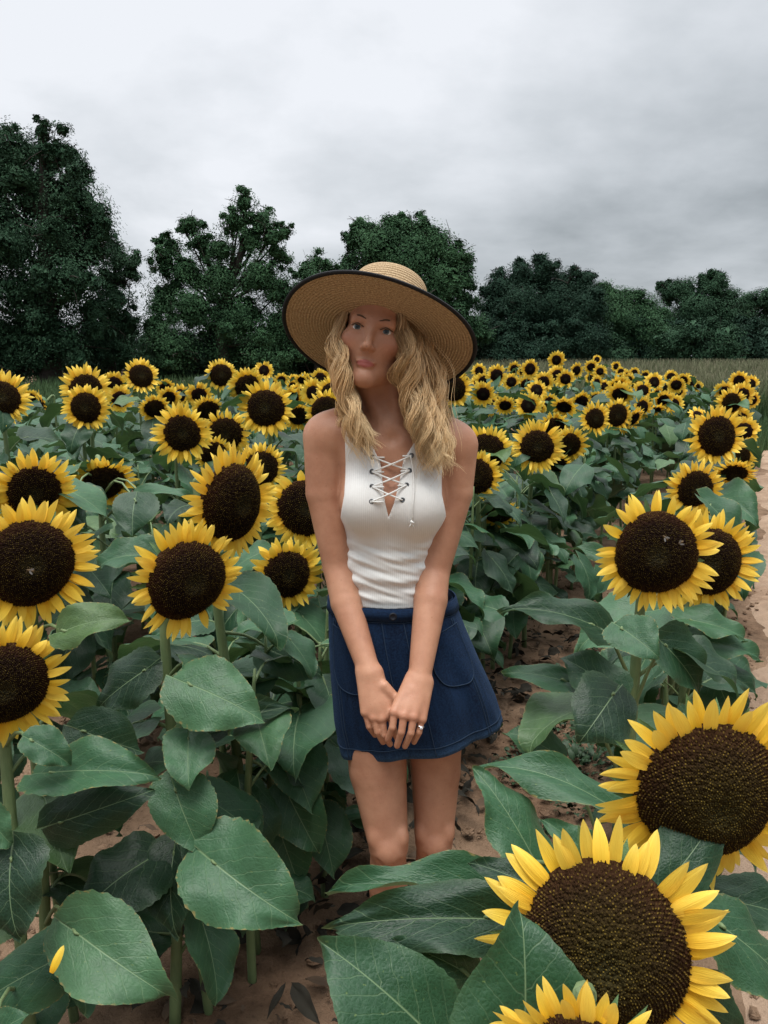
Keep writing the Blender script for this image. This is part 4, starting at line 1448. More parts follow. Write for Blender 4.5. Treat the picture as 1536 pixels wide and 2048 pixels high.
class Field:
    def __init__(self, lo, hi):
        self.lo = np.array(lo, float)
        self.dim = np.ceil((np.array(hi) - self.lo) / VX).astype(int)
        self.f = np.full(self.dim, 0.08, np.float32)

    def box(self, lo, hi):
        a = np.clip(np.floor((np.array(lo) - self.lo) / VX).astype(int), 0, self.dim)
        b = np.clip(np.ceil((np.array(hi) - self.lo) / VX).astype(int) + 1, 0, self.dim)
        sl = tuple(slice(x, y) for x, y in zip(a, b))
        ax = [(self.lo[i] + VX * np.arange(a[i], b[i])).astype(np.float32) for i in range(3)]
        return sl, ax

    def comb(self, sl, d, k, sub=False):
        f = self.f[sl]
        if sub:
            d = -d
            h = np.clip(0.5 - 0.5 * (f - d) / k, 0, 1)
            self.f[sl] = f * (1 - h) + d * h + k * h * (1 - h)
        else:
            h = np.clip(0.5 + 0.5 * (f - d) / k, 0, 1)
            self.f[sl] = f * (1 - h) + d * h - k * h * (1 - h)

    def cone(self, a, b, ra, rb, k=0.012, sq=None, s=1.0, sub=False):
        """tapered limb from a to b; sq: direction along which the cross-section is scaled by s"""
        a, b = np.array(a, float), np.array(b, float)
        m = max(ra, rb) * max(1, s) + k + 0.006
        sl, ax = self.box(np.minimum(a, b) - m, np.maximum(a, b) + m)
        X = ax[0][:, None, None] - a[0]
        Y = ax[1][None, :, None] - a[1]
        Z = ax[2][None, None, :] - a[2]
        d = b - a
        if sq is not None:
            q = np.array(sq, float)
            q -= d * (q @ d) / (d @ d)
            q /= np.linalg.norm(q)
            g = (1 / s - 1)
            pr = (X * q[0] + Y * q[1] + Z * q[2]) * g
            X, Y, Z = X + pr * q[0], Y + pr * q[1], Z + pr * q[2]
        t = np.clip((X * d[0] + Y * d[1] + Z * d[2]) / (d @ d), 0, 1)
        dist = np.sqrt((X - t * d[0]) ** 2 + (Y - t * d[1]) ** 2 + (Z - t * d[2]) ** 2) - (ra + (rb - ra) * t)
        if sq is not None and s < 1: dist = dist * (0.5 + 0.5 * s)
        self.comb(sl, dist.astype(np.float32), k, sub)

    def ell(self, c, r, k=0.012, M=None, sub=False):
        """ellipsoid; M: 3x3 with the local axes as columns"""
        c, r = np.array(c, float), np.array(r, float)
        m = r.max() + k + 0.006
        sl, ax = self.box(c - m, c + m)
        X = ax[0][:, None, None] - c[0]
        Y = ax[1][None, :, None] - c[1]
        Z = ax[2][None, None, :] - c[2]
        if M is not None:
            M = np.array(M)
            X, Y, Z = (X * M[0, i] + Y * M[1, i] + Z * M[2, i] for i in range(3))
        k0 = np.sqrt((X / r[0]) ** 2 + (Y / r[1]) ** 2 + (Z / r[2]) ** 2)
        k1 = np.sqrt((X / r[0] ** 2) ** 2 + (Y / r[1] ** 2) ** 2 + (Z / r[2] ** 2) ** 2) + 1e-9
        dist = k0 * (k0 - 1) / k1
        self.comb(sl, dist.astype(np.float32), k, sub)


def surface_nets(f, lo):
    ins = f < 0
    c = ins[:-1, :-1, :-1].astype(np.int8)
    tot = np.zeros_like(c)
    sh = [(i, j, k) for i in (0, 1) for j in (0, 1) for k in (0, 1)]
    n = np.array(f.shape) - 1
    for (i, j, k) in sh:
        tot += ins[i:i + n[0], j:j + n[1], k:k + n[2]]
    act = np.argwhere((tot > 0) & (tot < 8))
    idx = np.full(n, -1, np.int32)
    idx[act[:, 0], act[:, 1], act[:, 2]] = np.arange(len(act))
    val = np.stack([f[act[:, 0] + i, act[:, 1] + j, act[:, 2] + k] for (i, j, k) in sh], 1)
    acc = np.zeros((len(act), 3))
    cnt = np.zeros(len(act))
    for a in range(8):
        for b in range(a + 1, 8):
            da = np.array(sh[b]) - np.array(sh[a])
            if np.abs(da).sum() != 1: continue
            va, vb = val[:, a], val[:, b]
            m = (va < 0) != (vb < 0)
            t = va[m] / (va[m] - vb[m])
            acc[m] += np.array(sh[a]) + t[:, None] * da
            cnt[m] += 1
    V = (act + acc / cnt[:, None]) * VX + lo
    faces = []
    for ax in range(3):
        o1, o2 = [(1, 2), (2, 0), (0, 1)][ax]
        s0 = [slice(None)] * 3
        s1 = [slice(None)] * 3
        s0[ax], s1[ax] = slice(0, -1), slice(1, None)
        ch = ins[tuple(s0)] != ins[tuple(s1)]
        e = np.argwhere(ch)
        ok = (e[:, o1] > 0) & (e[:, o2] > 0) & (e[:, o1] < f.shape[o1] - 1) & (e[:, o2] < f.shape[o2] - 1)
        e = e[ok]
        flip = ~ins[e[:, 0], e[:, 1], e[:, 2]]
        q = []
        for (p, r_) in ((0, 0), (1, 0), (1, 1), (0, 1)):
            c_ = e.copy()
            c_[:, o1] -= 1 - p
            c_[:, o2] -= 1 - r_
            q.append(idx[c_[:, 0], c_[:, 1], c_[:, 2]])
        q = np.stack(q, 1)
        q[flip] = q[flip][:, ::-1]
        faces.append(q[(q >= 0).all(1)])
    return V, np.concatenate(faces)


def smooth_mesh(V, F, it=2, lam=0.5):
    e = np.concatenate([F[:, [0, 1]], F[:, [1, 2]], F[:, [2, 3]], F[:, [3, 0]]])
    for _ in range(it):
        for l in (lam, -lam * 1.03):
            s = np.zeros_like(V)
            c = np.zeros(len(V))
            for d in range(3):
                s[:, d] = np.bincount(e[:, 0], V[e[:, 1], d], len(V)) + np.bincount(e[:, 1], V[e[:, 0], d], len(V))
            c = np.bincount(e[:, 0], minlength=len(V)) + np.bincount(e[:, 1], minlength=len(V))
            V = V + l * (s / c[:, None] - V)
    return V


q = lambda x, y, Y: np.array(Q(x, y, Y))
YB = 1.68
body = Field(LO, HIB)
# --- torso (kept by itself first: the top is cut from it)
S1, S2 = q(648, 872, 1.675), q(915, 890, 1.675)
NB_ = q(784, 838, 1.695)                         # base of the neck
body.ell(q(786, 985, YB), (0.122, 0.088, 0.165), 0.02)
body.ell(q(784, 905, 1.68), (0.128, 0.072, 0.075), 0.03)
body.cone(S1 * 0.78 + NB_ * 0.22, S2 * 0.78 + NB_ * 0.22, 0.046, 0.046, 0.04)
body.ell(q(737, 1006, 1.612), (0.057, 0.050, 0.060), 0.035)
body.ell(q(832, 1012, 1.612), (0.057, 0.050, 0.060), 0.035)
body.ell(q(775, 1140, 1.68), (0.108, 0.080, 0.10), 0.05)
body.ell(q(786, 1260, 1.69), (0.138, 0.096, 0.12), 0.05)
body.cone(NB_ + np.array([-0.025, 0.015, 0.03]), S1 + np.array([0.02, 0.01, 0.0]), 0.030, 0.036, 0.035)
body.cone(NB_ + np.array([0.025, 0.015, 0.03]), S2 + np.array([-0.02, 0.01, 0.0]), 0.030, 0.036, 0.035)
TORSO = body.f.copy()
# --- collar bones and hollow of the throat
body.cone(q(770, 880, 1.622), q(676, 862, 1.640), 0.0075, 0.006, 0.018)
body.cone(q(798, 882, 1.622), q(890, 876, 1.640), 0.0075, 0.006, 0.018)
body.ell(q(784, 868, 1.602), (0.012, 0.014, 0.014), 0.02, None, True)
# --- head, in its own axes: x to her left, y towards her face, z up
HC = q(754, 668, 1.655)
tilt, turn, nod = R(10), R(-8), R(6)
Rz = Matrix.Rotation(turn, 3, 'Z')
Ry = Matrix.Rotation(tilt, 3, 'Y')
Rx = Matrix.Rotation(nod, 3, 'X')
HM = np.array(Ry @ Rz @ Matrix.Rotation(-nod, 3, 'X')) @ np.array([[1, 0, 0], [0, -1, 0], [0, 0, 1]], float)
hs = 0.955


def h(x, y, z):
    return HC + HM @ (np.array([x, y, z]) * hs)


def hr(*r_):
    return np.array(r_) * hs


body.cone(NB_ + np.array([0, 0.012, -0.02]), h(0, -0.022, -0.055), 0.056, 0.050, 0.03)
body.cone(q(795, 862, 1.632), h(0.046, -0.005, -0.065), 0.010, 0.013, 0.022)      # neck tendons
body.cone(q(775, 862, 1.630), h(-0.046, -0.005, -0.065), 0.010, 0.013, 0.022)
body.ell(h(0, -0.012, 0.042), hr(0.072, 0.094, 0.080), 0.02, HM)
body.ell(h(0, 0.026, -0.030), hr(0.057, 0.060, 0.082), 0.025, HM)
for sx in (-1, 1):
    body.cone(h(0.047 * sx, 0.006, -0.056), h(0.010 * sx, 0.066, -0.101), 0.016, 0.012, 0.025)
    body.ell(h(0.041 * sx, 0.058, -0.026), hr(0.022, 0.020, 0.019), 0.022, HM)
    body.ell(h(0.072 * sx, -0.008, -0.012), hr(0.009, 0.017, 0.028), 0.006, HM)
body.ell(h(0, 0.072, -0.103), hr(0.017, 0.014, 0.014), 0.016, HM)
body.cone(h(-0.034, 0.075, 0.014), h(0.034, 0.075, 0.014), 0.010, 0.010, 0.018)
for sx in (-1, 1):
    body.ell(h(0.030 * sx, 0.094, -0.003), hr(0.017, 0.013, 0.010), 0.011, HM, True)
    body.ell(h(0.030 * sx, 0.0745, 0.0078), hr(0.0160, 0.0100, 0.0052), 0.004, HM)     # upper lid
    body.ell(h(0.030 * sx, 0.0730, -0.0122), hr(0.0150, 0.0095, 0.0042), 0.005, HM)    # lower lid
body.cone(h(0, 0.080, 0.008), h(0, 0.099, -0.036), 0.0060, 0.0078, 0.010)
body.ell(h(0, 0.1015, -0.040), hr(0.0085, 0.0088, 0.0078), 0.006, HM)
for sx in (-1, 1):
    body.ell(h(0.0098 * sx, 0.0905, -0.0425), hr(0.0058, 0.0080, 0.0060), 0.006, HM)
    body.ell(h(0.0055 * sx, 0.0965, -0.0500), hr(0.0028, 0.0040, 0.0028), 0.002, HM, True)
body.ell(h(0, 0.0795, -0.0690), hr(0.0210, 0.0082, 0.0044), 0.006, HM)
body.ell(h(0, 0.0800, -0.0772), hr(0.0165, 0.0082, 0.0052), 0.006, HM)
body.cone(h(-0.016, 0.0890, -0.0733), h(0.016, 0.0890, -0.0733), 0.0012, 0.0012, 0.003, None, 1, True)
# --- arms
E1, W1 = q(675, 1135, 1.645), q(739, 1345, 1.525)
E2, W2 = q(868, 1142, 1.640), q(838, 1362, 1.510)
body.ell(S1 + np.array([0.002, 0, -0.004]), (0.043, 0.046, 0.050), 0.02)
body.ell(S2 + np.array([-0.002, 0, -0.004]), (0.041, 0.046, 0.050), 0.02)
body.cone(S1, q(651, 985, 1.668), 0.0435, 0.0415, 0.008)
body.cone(q(651, 985, 1.668), E1, 0.0415, 0.0310, 0.004)
body.cone(E1, q(692, 1205, 1.612), 0.031, 0.0320, 0.004)
body.cone(q(692, 1205, 1.612), W1, 0.0320, 0.0222, 0.004)
body.cone(S2, q(911, 985, 1.668), 0.043, 0.0365, 0.008)
body.cone(q(911, 985, 1.668), E2, 0.0365, 0.0335, 0.004)
body.cone(E2, q(861, 1200, 1.602), 0.0335, 0.0350, 0.004)
body.cone(q(861, 1200, 1.602), W2, 0.0350, 0.0222, 0.004)


# --- hands: metacarpals, four fingers with bends, a thumb
def hand(W, knuckles, fingers, thumb):
    n = (knuckles[0] + knuckles[3]) / 2 - W
    for i_, kn in enumerate(knuckles):
        wv = W + (kn - (knuckles[0] + knuckles[3]) / 2) * 0.55
        body.cone(wv, kn, 0.0150, 0.0105, 0.009)
    body.cone(W, W + n * 0.75, 0.0195, 0.0190, 0.012, (0, 1, 0), 0.72)
    for kn, fi in zip(knuckles, fingers):
        p = kn
        rr = fi[0]
        body.ell(kn, (rr * 1.16, rr * 1.12, rr * 1.18), 0.004)
        for j_, e in enumerate(fi[1:]):
            body.cone(p, e, rr, rr * 0.88, 0.0012)
            rr *= 0.90
            p = e
    p, rr = thumb[0], 0.0115
    for e in thumb[1:]:
        body.cone(p, e, rr, rr * 0.86, 0.005)
        rr *= 0.86
        p = e


hand(W1, [q(731, 1424, 1.492), q(747, 1434, 1.486), q(764, 1436, 1.484), q(780, 1428, 1.488)],
     [(0.0072, q(738, 1453, 1.486), q(750, 1470, 1.500)), (0.0078, q(755, 1464, 1.480), q(766, 1484, 1.492)),
      (0.0079, q(769, 1470, 1.478), q(780, 1488, 1.490)), (0.0078, q(788, 1462, 1.488), q(796, 1480, 1.500))],
     [q(768, 1372, 1.505), q(792, 1398, 1.500), q(804, 1420, 1.495)])
hand(W2, [q(789, 1424, 1.462), q(808, 1431, 1.456), q(827, 1434, 1.456), q(843, 1438, 1.464)],
     [(0.0080, q(785, 1455, 1.452), q(776, 1479, 1.462)), (0.0082, q(803, 1464, 1.446), q(794, 1491, 1.456)),
      (0.0080, q(822, 1466, 1.446), q(810, 1492, 1.458)), (0.0072, q(838, 1464, 1.456), q(828, 1484, 1.468))],
     [q(824, 1380, 1.490), q(800, 1404, 1.478), q(786, 1426, 1.474)])
# --- hips, legs, feet
KL, KR = q(777, 1690, 1.600), q(868, 1680, 1.655)
body.cone(q(744, 1360, 1.69), q(756, 1540, 1.650), 0.080, 0.0640, 0.03)
body.cone(q(756, 1540, 1.650), KL, 0.0640, 0.0440, 0.006)
body.cone(q(862, 1360, 1.70), q(871, 1540, 1.685), 0.080, 0.0565, 0.004)
body.cone(q(871, 1540, 1.685), KR, 0.0565, 0.0430, 0.006)
for K_, dx in ((KL, -0.004), (KR, 0.008)):
    body.ell(K_ + np.array([0, -0.027, 0.004]), (0.026, 0.024, 0.030), 0.012)
    body.ell(K_ + np.array([0, -0.016, -0.060]), (0.019, 0.020, 0.022), 0.014)
    for sx in (-1, 1):
        body.ell(K_ + np.array([0.030 * sx, -0.018, 0.030]), (0.014, 0.018, 0.022), 0.014)
        body.ell(K_ + np.array([0.024 * sx, -0.038, -0.030]), (0.007, 0.010, 0.016), 0.012, None, True)
    an = np.array([K_[0] + dx, K_[1] + 0.075, 0.085])
    cf = K_ * 0.66 + an * 0.34 + np.array([0, 0.022, 0])
    body.cone(K_, cf, 0.039, 0.044, 0.008)
    body.cone(cf, an, 0.044, 0.027, 0.008)
    body.cone(an, an + np.array([0, 0.01, -0.05]), 0.029, 0.030, 0.015)
    body.cone(an + np.array([0, 0.01, -0.055]), an + np.array([dx, -0.12, -0.063]), 0.028, 0.022, 0.02, (1, 0, 0), 1.35)
    for t_ in range(5):
        body.cone(an + np.array([dx - 0.024 + 0.012 * t_, -0.115, -0.066]), an + np.array([dx - 0.027 + 0.0135 * t_, -0.150 + 0.004 * t_, -0.070]), 0.010, 0.008, 0.004)

BASE = Vector((0.03, 1.70, 0.0))
NB0 = np.array(BASE)
V, Fq = surface_nets(body.f, body.lo)
V = smooth_mesh(V, Fq, 2, 0.5)
# pigment: lips, cheeks, knuckles and knees a little redder
hl = (V - HC) @ HM / hs
lip = np.clip(2.2 * (1 - ((hl[:, 0] / 0.0205) ** 2 + ((hl[:, 2] + 0.0733) / (0.0098 - 0.16 * np.abs(hl[:, 0]))) ** 2)), 0, 1) * (hl[:, 1] > 0.06)
lip = np.maximum(lip, 1.0 * np.exp(-((hl[:, 2] + 0.0733) / 0.0011) ** 2) * (np.abs(hl[:, 0]) < 0.019) * (hl[:, 1] > 0.07))
red = 0.55 * np.exp(-(((np.abs(hl[:, 0]) - 0.042) / 0.02) ** 2 + ((hl[:, 2] + 0.035) / 0.02) ** 2)) * (hl[:, 1] > 0.02)
for c_, r_ in ((KL, 0.05), (KR, 0.05), (q(789, 1424, 1.462), 0.012), (q(808, 1431, 1.456), 0.012), (q(827, 1434, 1.456), 0.012), (q(776, 1479, 1.462), 0.01), (q(794, 1491, 1.456), 0.01),
               (q(747, 1434, 1.486), 0.012), (q(764, 1436, 1.484), 0.012), (E2, 0.03)):
    red = np.maximum(red, 0.6 * np.exp(-(np.linalg.norm(V - c_, axis=1) / r_) ** 2))

m, t, b = new_mat('skin')
at = N(t, 'ShaderNodeAttribute', attribute_name='lip')
ar = N(t, 'ShaderNodeAttribute', attribute_name='red')
n_ = noise(t, 13, 6, 0.65)
fr_ = noise(t, 170, 2, 0.5)
col = MIX(t, MATH(t, 'MULTIPLY_ADD', n_, 2.2, -0.6, clamp=True), (0.37, 0.168, 0.100), (0.54, 0.285, 0.180))
col = MIX(t, MATH(t, 'MULTIPLY', ar.outputs['Fac'], 0.55), col, (0.50, 0.18, 0.115))
col = MIX(t, MATH(t, 'MULTIPLY_ADD', fr_, 6.0, -4.05, clamp=True), col, (0.33, 0.15, 0.08))
col = MIX(t, MATH(t, 'MINIMUM', MATH(t, 'MULTIPLY', at.outputs['Fac'], 0.9), 0.9), col, (0.34, 0.085, 0.075))
L(t, col, b.inputs['Base Color'])
b.inputs['Roughness'].default_value = 0.48
b.inputs['Specular IOR Level'].default_value = 0.35
b.inputs['Subsurface Weight'].default_value = 0.12
b.inputs['Subsurface Radius'].default_value = (0.012, 0.005, 0.003)
b.inputs['Subsurface Scale'].default_value = 1.0
bump(t, b, MATH(t, 'ADD', noise(t, 420, 3), MATH(t, 'MULTIPLY', noise(t, 45, 3), 2.0)), 0.16, 0.003)
M_SKIN = m
person = link('person', mesh_np('person', V - NB0, Fq, M_SKIN, None, {'lip': lip, 'red': red}))
person.location = BASE
tag(person, 'woman in a straw hat, white lace-up top and denim skirt, standing between the sunflower rows', 'person')


def child(name, me, parent=person, label=None):
    o = link(name, me, parent)
    if label: o['label'] = label
    return o


# --- eyes and brows
m, t, b = new_mat('eye_surface')
ai = N(t, 'ShaderNodeAttribute', attribute_name='iris')
L(t, RAMP(t, ai.outputs['Fac'], [(0.0, (0.004, 0.004, 0.005)), (0.30, (0.006, 0.006, 0.008)), (0.34, (0.045, 0.065, 0.075)), (0.55, (0.07, 0.10, 0.11)), (0.62, (0.015, 0.02, 0.025)), (0.67, (0.62, 0.58, 0.55)), (1.0, (0.60, 0.52, 0.50))]), b.inputs['Base Color'])
b.inputs['Roughness'].default_value = 0.12
M_EYE = m
M_BROW = simple('brow_hair', (0.085, 0.048, 0.028), 0.8, 0.3, 200)
for sx in (-1, 1):
    acc = Acc()
    a_ = np.linspace(0, np.pi * 0.5, 14)
    th_ = np.linspace(0, 2 * np.pi, 24, endpoint=False)
    c_ = np.array([0.030 * sx, 0.0690, -0.003])
    pts = np.stack([np.sin(a_)[:, None] * np.cos(th_)[None], np.cos(a_)[:, None] * np.ones(24)[None], np.sin(a_)[:, None] * np.sin(th_)[None]], -1).reshape(-1, 3) * 0.0122
    W_ = HC + ((c_ + pts) * hs) @ HM.T
    acc.add(W_ - NB0, grid_faces(14, 24, True), None, iris=np.repeat(np.clip(a_ / 0.62, 0, 1) * 0.74 + np.clip((a_ - 0.62) / 0.9, 0, 1) * 0.26, 24))
    child('eye', acc.mesh('eye', M_EYE))
    bp = catmull([h(0.014 * sx, 0.088, 0.0150), h(0.030 * sx, 0.0865, 0.0195), h(0.046 * sx, 0.073, 0.0150)], 10) - NB0
    acc = Acc()
    acc.add(*tube(bp, [0.0012, 0.0019, 0.0008], 6))
    lash = catmull([h(0.0170 * sx, 0.0820, -0.0015), h(0.030 * sx, 0.0850, 0.0036), h(0.0430 * sx, 0.0775, -0.0010)], 8) - NB0
    child('eyebrow', acc.mesh('eyebrow', M_BROW))
    acc = Acc()
    acc.add(*tube(lash, [0.0009, 0.0016, 0.0012], 5))
    child('eyelashes', acc.mesh('eyelashes', M_BROW))

# --- white ribbed top: the torso's own surface moved out, cut at neckline, armholes and waist
top = Field((-0.22, 1.48, 0.90), (0.26, 1.86, 1.50))
sl, ax = body.box(top.lo, top.lo + (top.dim - 1) * VX)
o_ = np.round((top.lo - body.lo) / VX).astype(int)
T = TORSO[o_[0]:o_[0] + top.dim[0], o_[1]:o_[1] + top.dim[1], o_[2]:o_[2] + top.dim[2]].copy()
gx = (body.lo[0] + VX * (o_[0] + np.arange(T.shape[0])))[:, None, None]
gy = (body.lo[1] + VX * (o_[1] + np.arange(T.shape[1])))[None, :, None]
gz = (body.lo[2] + VX * (o_[2] + np.arange(T.shape[2])))[None, None, :]
TLO = body.lo + o_ * VX
z_of = lambda py: q(780, py, 1.59)[2]
x_of = lambda px, py: q(px, py, 1.60)[0]
zb0, zb1 = z_of(1205), z_of(1075)
# gathered folds round the waist
env = np.clip((z_of(1085) - gz) / 0.025, 0, 1) * np.clip((gz - z_of(1215)) / 0.02, 0, 1)
fold = np.sin(gz * 250 + 3.2 * np.sin(gx * 17 + 1.0) + gx * 22) * 0.55 + np.sin(gz * 140 - gx * 45 + 2.0 + 2 * np.sin(gx * 30)) * 0.6 + np.sin(gz * 420 + 9 * np.sin(gx * 11) + gx * 60) * 0.2
env2 = np.clip((z_of(930) - gz) / 0.03, 0, 1) * np.clip((gz - z_of(1085)) / 0.03, 0, 1)
T = T - 0.0038 - env * 0.0030 * fold - env2 * 0.0006 * np.sin(gx * 60 + gz * 25)


def poly_sd(PX, PZ, poly):
    """signed distance (inside negative) of the 2-D grid to a polygon"""
    d = np.full(np.broadcast(PX, PZ).shape, 1e9)
    ins = np.zeros(d.shape, bool)
    for i_ in range(len(poly)):
        ax_, az_ = poly[i_ - 1]
        bx_, bz_ = poly[i_]
        ex, ez = bx_ - ax_, bz_ - az_
        wx, wz = PX - ax_, PZ - az_
        tt = np.clip((wx * ex + wz * ez) / (ex * ex + ez * ez), 0, 1)
        d = np.minimum(d, (wx - ex * tt) ** 2 + (wz - ez * tt) ** 2)
        c = ((az_ <= PZ) & (PZ < bz_)) | ((bz_ <= PZ) & (PZ < az_))
        with np.errstate(divide='ignore', invalid='ignore'):
            ins ^= c & (PX < ax_ + (PZ - az_) / (ez if ez else 1e-9) * ex)
    return np.where(ins, -1, 1) * np.sqrt(d)


def xz(pts, Y=1.595):
    return [(q(a, b_, Y)[0], q(a, b_, Y)[2]) for a, b_ in pts]


vpoly = xz([(720, 790), (733, 868), (748, 900), (761, 926), (765, 960), (770, 1000), (777, 1030), (787, 1004), (799, 960), (807, 920), (823, 896), (838, 872), (850, 790)])
PX, PZ = gx[:, :, 0], gz[:, 0, :]
vd = poly_sd(PX, PZ, vpoly)
T = np.maximum(T, -vd[:, None, :].astype(np.float32) - np.where(gy > 1.74, 0.02, 0.0) * 0)
lpoly = xz([(560, 780), (560, 1075), (660, 1075), (680, 1040), (690, 985), (691, 930), (690, 880), (694, 780)], 1.62)
rpoly = xz([(1000, 780), (1000, 1075), (915, 1075), (893, 1035), (882, 985), (885, 930), (889, 890), (884, 780)], 1.62)
for p_ in (lpoly, rpoly):
    T = np.maximum(T, -poly_sd(PX, PZ, p_)[:, None, :])
T = np.maximum(T, z_of(1222) - 0.0 - gz - 0.0)
V, Fq = surface_nets(np.ascontiguousarray(T.astype(np.float32)), TLO)
V = smooth_mesh(V, Fq, 1, 0.5)
m, t, b = new_mat('white_ribbed_cotton')
tcn = N(t, 'ShaderNodeTexCoord')
sx_ = N(t, 'ShaderNodeSeparateXYZ')
L(t, tcn.outputs['Object'], sx_.inputs[0])
rib = MATH(t, 'SINE', MATH(t, 'MULTIPLY', sx_.outputs[0], 1500.0))
L(t, MIX(t, noise(t, 14, 4), (0.70, 0.69, 0.665), (0.80, 0.79, 0.765)), b.inputs['Base Color'])
b.inputs['Roughness'].default_value = 0.9
b.inputs['Specular IOR Level'].default_value = 0.15
b.inputs['Sheen Weight'].default_value = 0.15
bump(t, b, MATH(t, 'ADD', MATH(t, 'MULTIPLY', rib, 0.25), noise(t, 60, 3)), 0.22, 0.003)
M_TOP = m
tank = child('tank_top', mesh_np('tank_top', V - NB0, Fq, M_TOP))


def front_y(px, py, F_=None, lo=None, default=1.58):
    """distance at which the top's or torso's front surface lies behind a pixel"""
    for Y in np.arange(1.50, 1.72, 0.001):
        p = q(px, py, Y)
        i_ = np.round((p - TLO) / VX).astype(int)
        if (i_ < 0).any() or (i_ >= np.array(T.shape)).any(): continue
        if T[tuple(i_)] < 0.0: return Y
    return default


M_LACE = simple('white_cord', (0.74, 0.73, 0.70), 0.85, 0.15, 200)
M_METAL = bpy.data.materials.new('dark_metal')
M_METAL.use_nodes = True
M_METAL.node_tree.nodes['Principled BSDF'].inputs['Base Color'].default_value = (0.16, 0.17, 0.18, 1)
M_METAL.node_tree.nodes['Principled BSDF'].inputs['Metallic'].default_value = 1.0
M_METAL.node_tree.nodes['Principled BSDF'].inputs['Roughness'].default_value = 0.35
EYL = [(745, 914), (744, 943), (744, 973), (743, 1003)]
EYR = [(823, 911), (819, 941), (813, 970), (805, 1000)]
ey = {}
for side_, lst in (('l', EYL), ('r', EYR)):
    for i_, (px, py) in enumerate(lst):
        Y = front_y(px, py) - 0.0015
        c_ = q(px, py, Y)
        ey[(side_, i_)] = c_
        a_ = np.linspace(0, 2 * np.pi, 15)
        acc = Acc()
        nrm = np.array([0.10 if side_ == 'r' else -0.10, -1, 0.15])
        ex = np.array([1, 0, 0.0])
        ez = np.array([0, 0.15, 1.0])
        ring = c_ + 0.0042 * (np.cos(a_)[:, None] * ex + np.sin(a_)[:, None] * ez)
        acc.add(*tube(ring - NB0, 0.0012, 6, False))
        hole = c_ + np.array([0, -0.0003, 0])
        dsk = np.vstack([hole + 0.0036 * (np.cos(a_[:-1])[:, None] * ex + np.sin(a_[:-1])[:, None] * ez), hole])
        j_ = np.arange(14)
        acc.add(dsk - NB0, np.stack([j_, (j_ + 1) % 14, np.full(14, 14)], 1))
        child('eyelet', acc.mesh('eyelet', M_METAL), tank)
acc = Acc()


def lace(pa, pb, lift=0.006, r_=0.0018):
    mid_ = (pa + pb) / 2 + np.array([0, -lift, 0])
    acc.add(*tube(catmull([pa + np.array([0, -0.001, 0]), mid_, pb + np.array([0, -0.001, 0])], 10) - NB0, r_, 7))


for i_ in range(3):
    lace(ey[('l', i_)], ey[('r', i_ + 1)], 0.007)
    lace(ey[('r', i_)], ey[('l', i_ + 1)], 0.0095)
for i_ in range(4):
    e_ = ey[('l', i_)]
    lace(e_, e_ + np.array([0.024, 0.0, -0.001]), 0.003)
for i_ in range(3):
    e_ = ey[('r', i_)]
    lace(e_, e_ - np.array([0.018, 0.0, 0.001]), 0.003)
sp_ = [(821, 912), (826, 940), (828, 975), (826, 1010), (825, 1040)]
acc.add(*tube(catmull([q(a_, b_, front_y(a_, b_) - 0.004) for a_, b_ in sp_], 20) - NB0, 0.0017, 7))
kn = q(824, 1044, front_y(824, 1044) - 0.005)
acc.add(*tube(np.array([kn + np.array([-0.003, 0, 0.002]), kn + np.array([0.003, 0, -0.003])]) - NB0, 0.0028, 8))
acc.add(*tube(np.array([kn, kn + np.array([-0.006, 0, -0.012])]) - NB0, 0.0014, 6))
acc.add(*tube(np.array([kn, kn + np.array([0.004, 0, -0.013])]) - NB0, 0.0014, 6))
child('lace', acc.mesh('lace', M_LACE), tank)

# --- denim skirt, lofted between its left and right outline
SK = [(1190, 660, 908, 0.100), (1212, 657, 914, 0.102), (1260, 657, 930, 0.110), (1320, 659, 952, 0.116), (1380, 664, 974, 0.118), (1430, 668, 990, 0.116), (1490, 680, 1003, 0.112)]
rows = []
NTH = 120
th = np.linspace(0, 2 * np.pi, NTH, endpoint=False)
kk = np.linspace(0, 1, 40)
ys_ = np.array([s_[0] for s_ in SK], float)
tt = np.linspace(ys_[0], ys_[-1], 40)
lx = np.interp(tt, ys_, [s_[1] for s_ in SK])
rx_ = np.interp(tt, ys_, [s_[2] for s_ in SK])
dp = np.interp(tt, ys_, [s_[3] for s_ in SK])
SKV = []
for i_, y_ in enumerate(tt):
    f_ = (y_ - ys_[0]) / (ys_[-1] - ys_[0])
    rise = 52 * f_ ** 1.5                        # the hem climbs towards her left hip
    a_ = q(lx[i_], y_ + 6 * f_, 1.685)
    b_ = q(rx_[i_], y_ - rise, 1.685)
    c_ = (a_ + b_) / 2
    hx = (b_ - a_) / 2
    flare = f_ ** 1.6 * (0.010 * np.sin(5 * th + 0.6) + 0.006 * np.sin(9 * th + 2) + 0.0025 * np.sin(17 * th + 1)) + 0.0016 * np.sin(13 * th + 9 * f_)
    cr = np.sign(np.cos(th)) * np.abs(np.cos(th)) ** 0.80
    ring = c_ + cr[:, None] * hx * (1 + flare[:, None]) + np.stack([np.zeros(NTH), -np.sin(th) * (dp[i_] + flare), np.zeros(NTH)], -1)
    SKV.append(ring)
SKV = np.array(SKV)
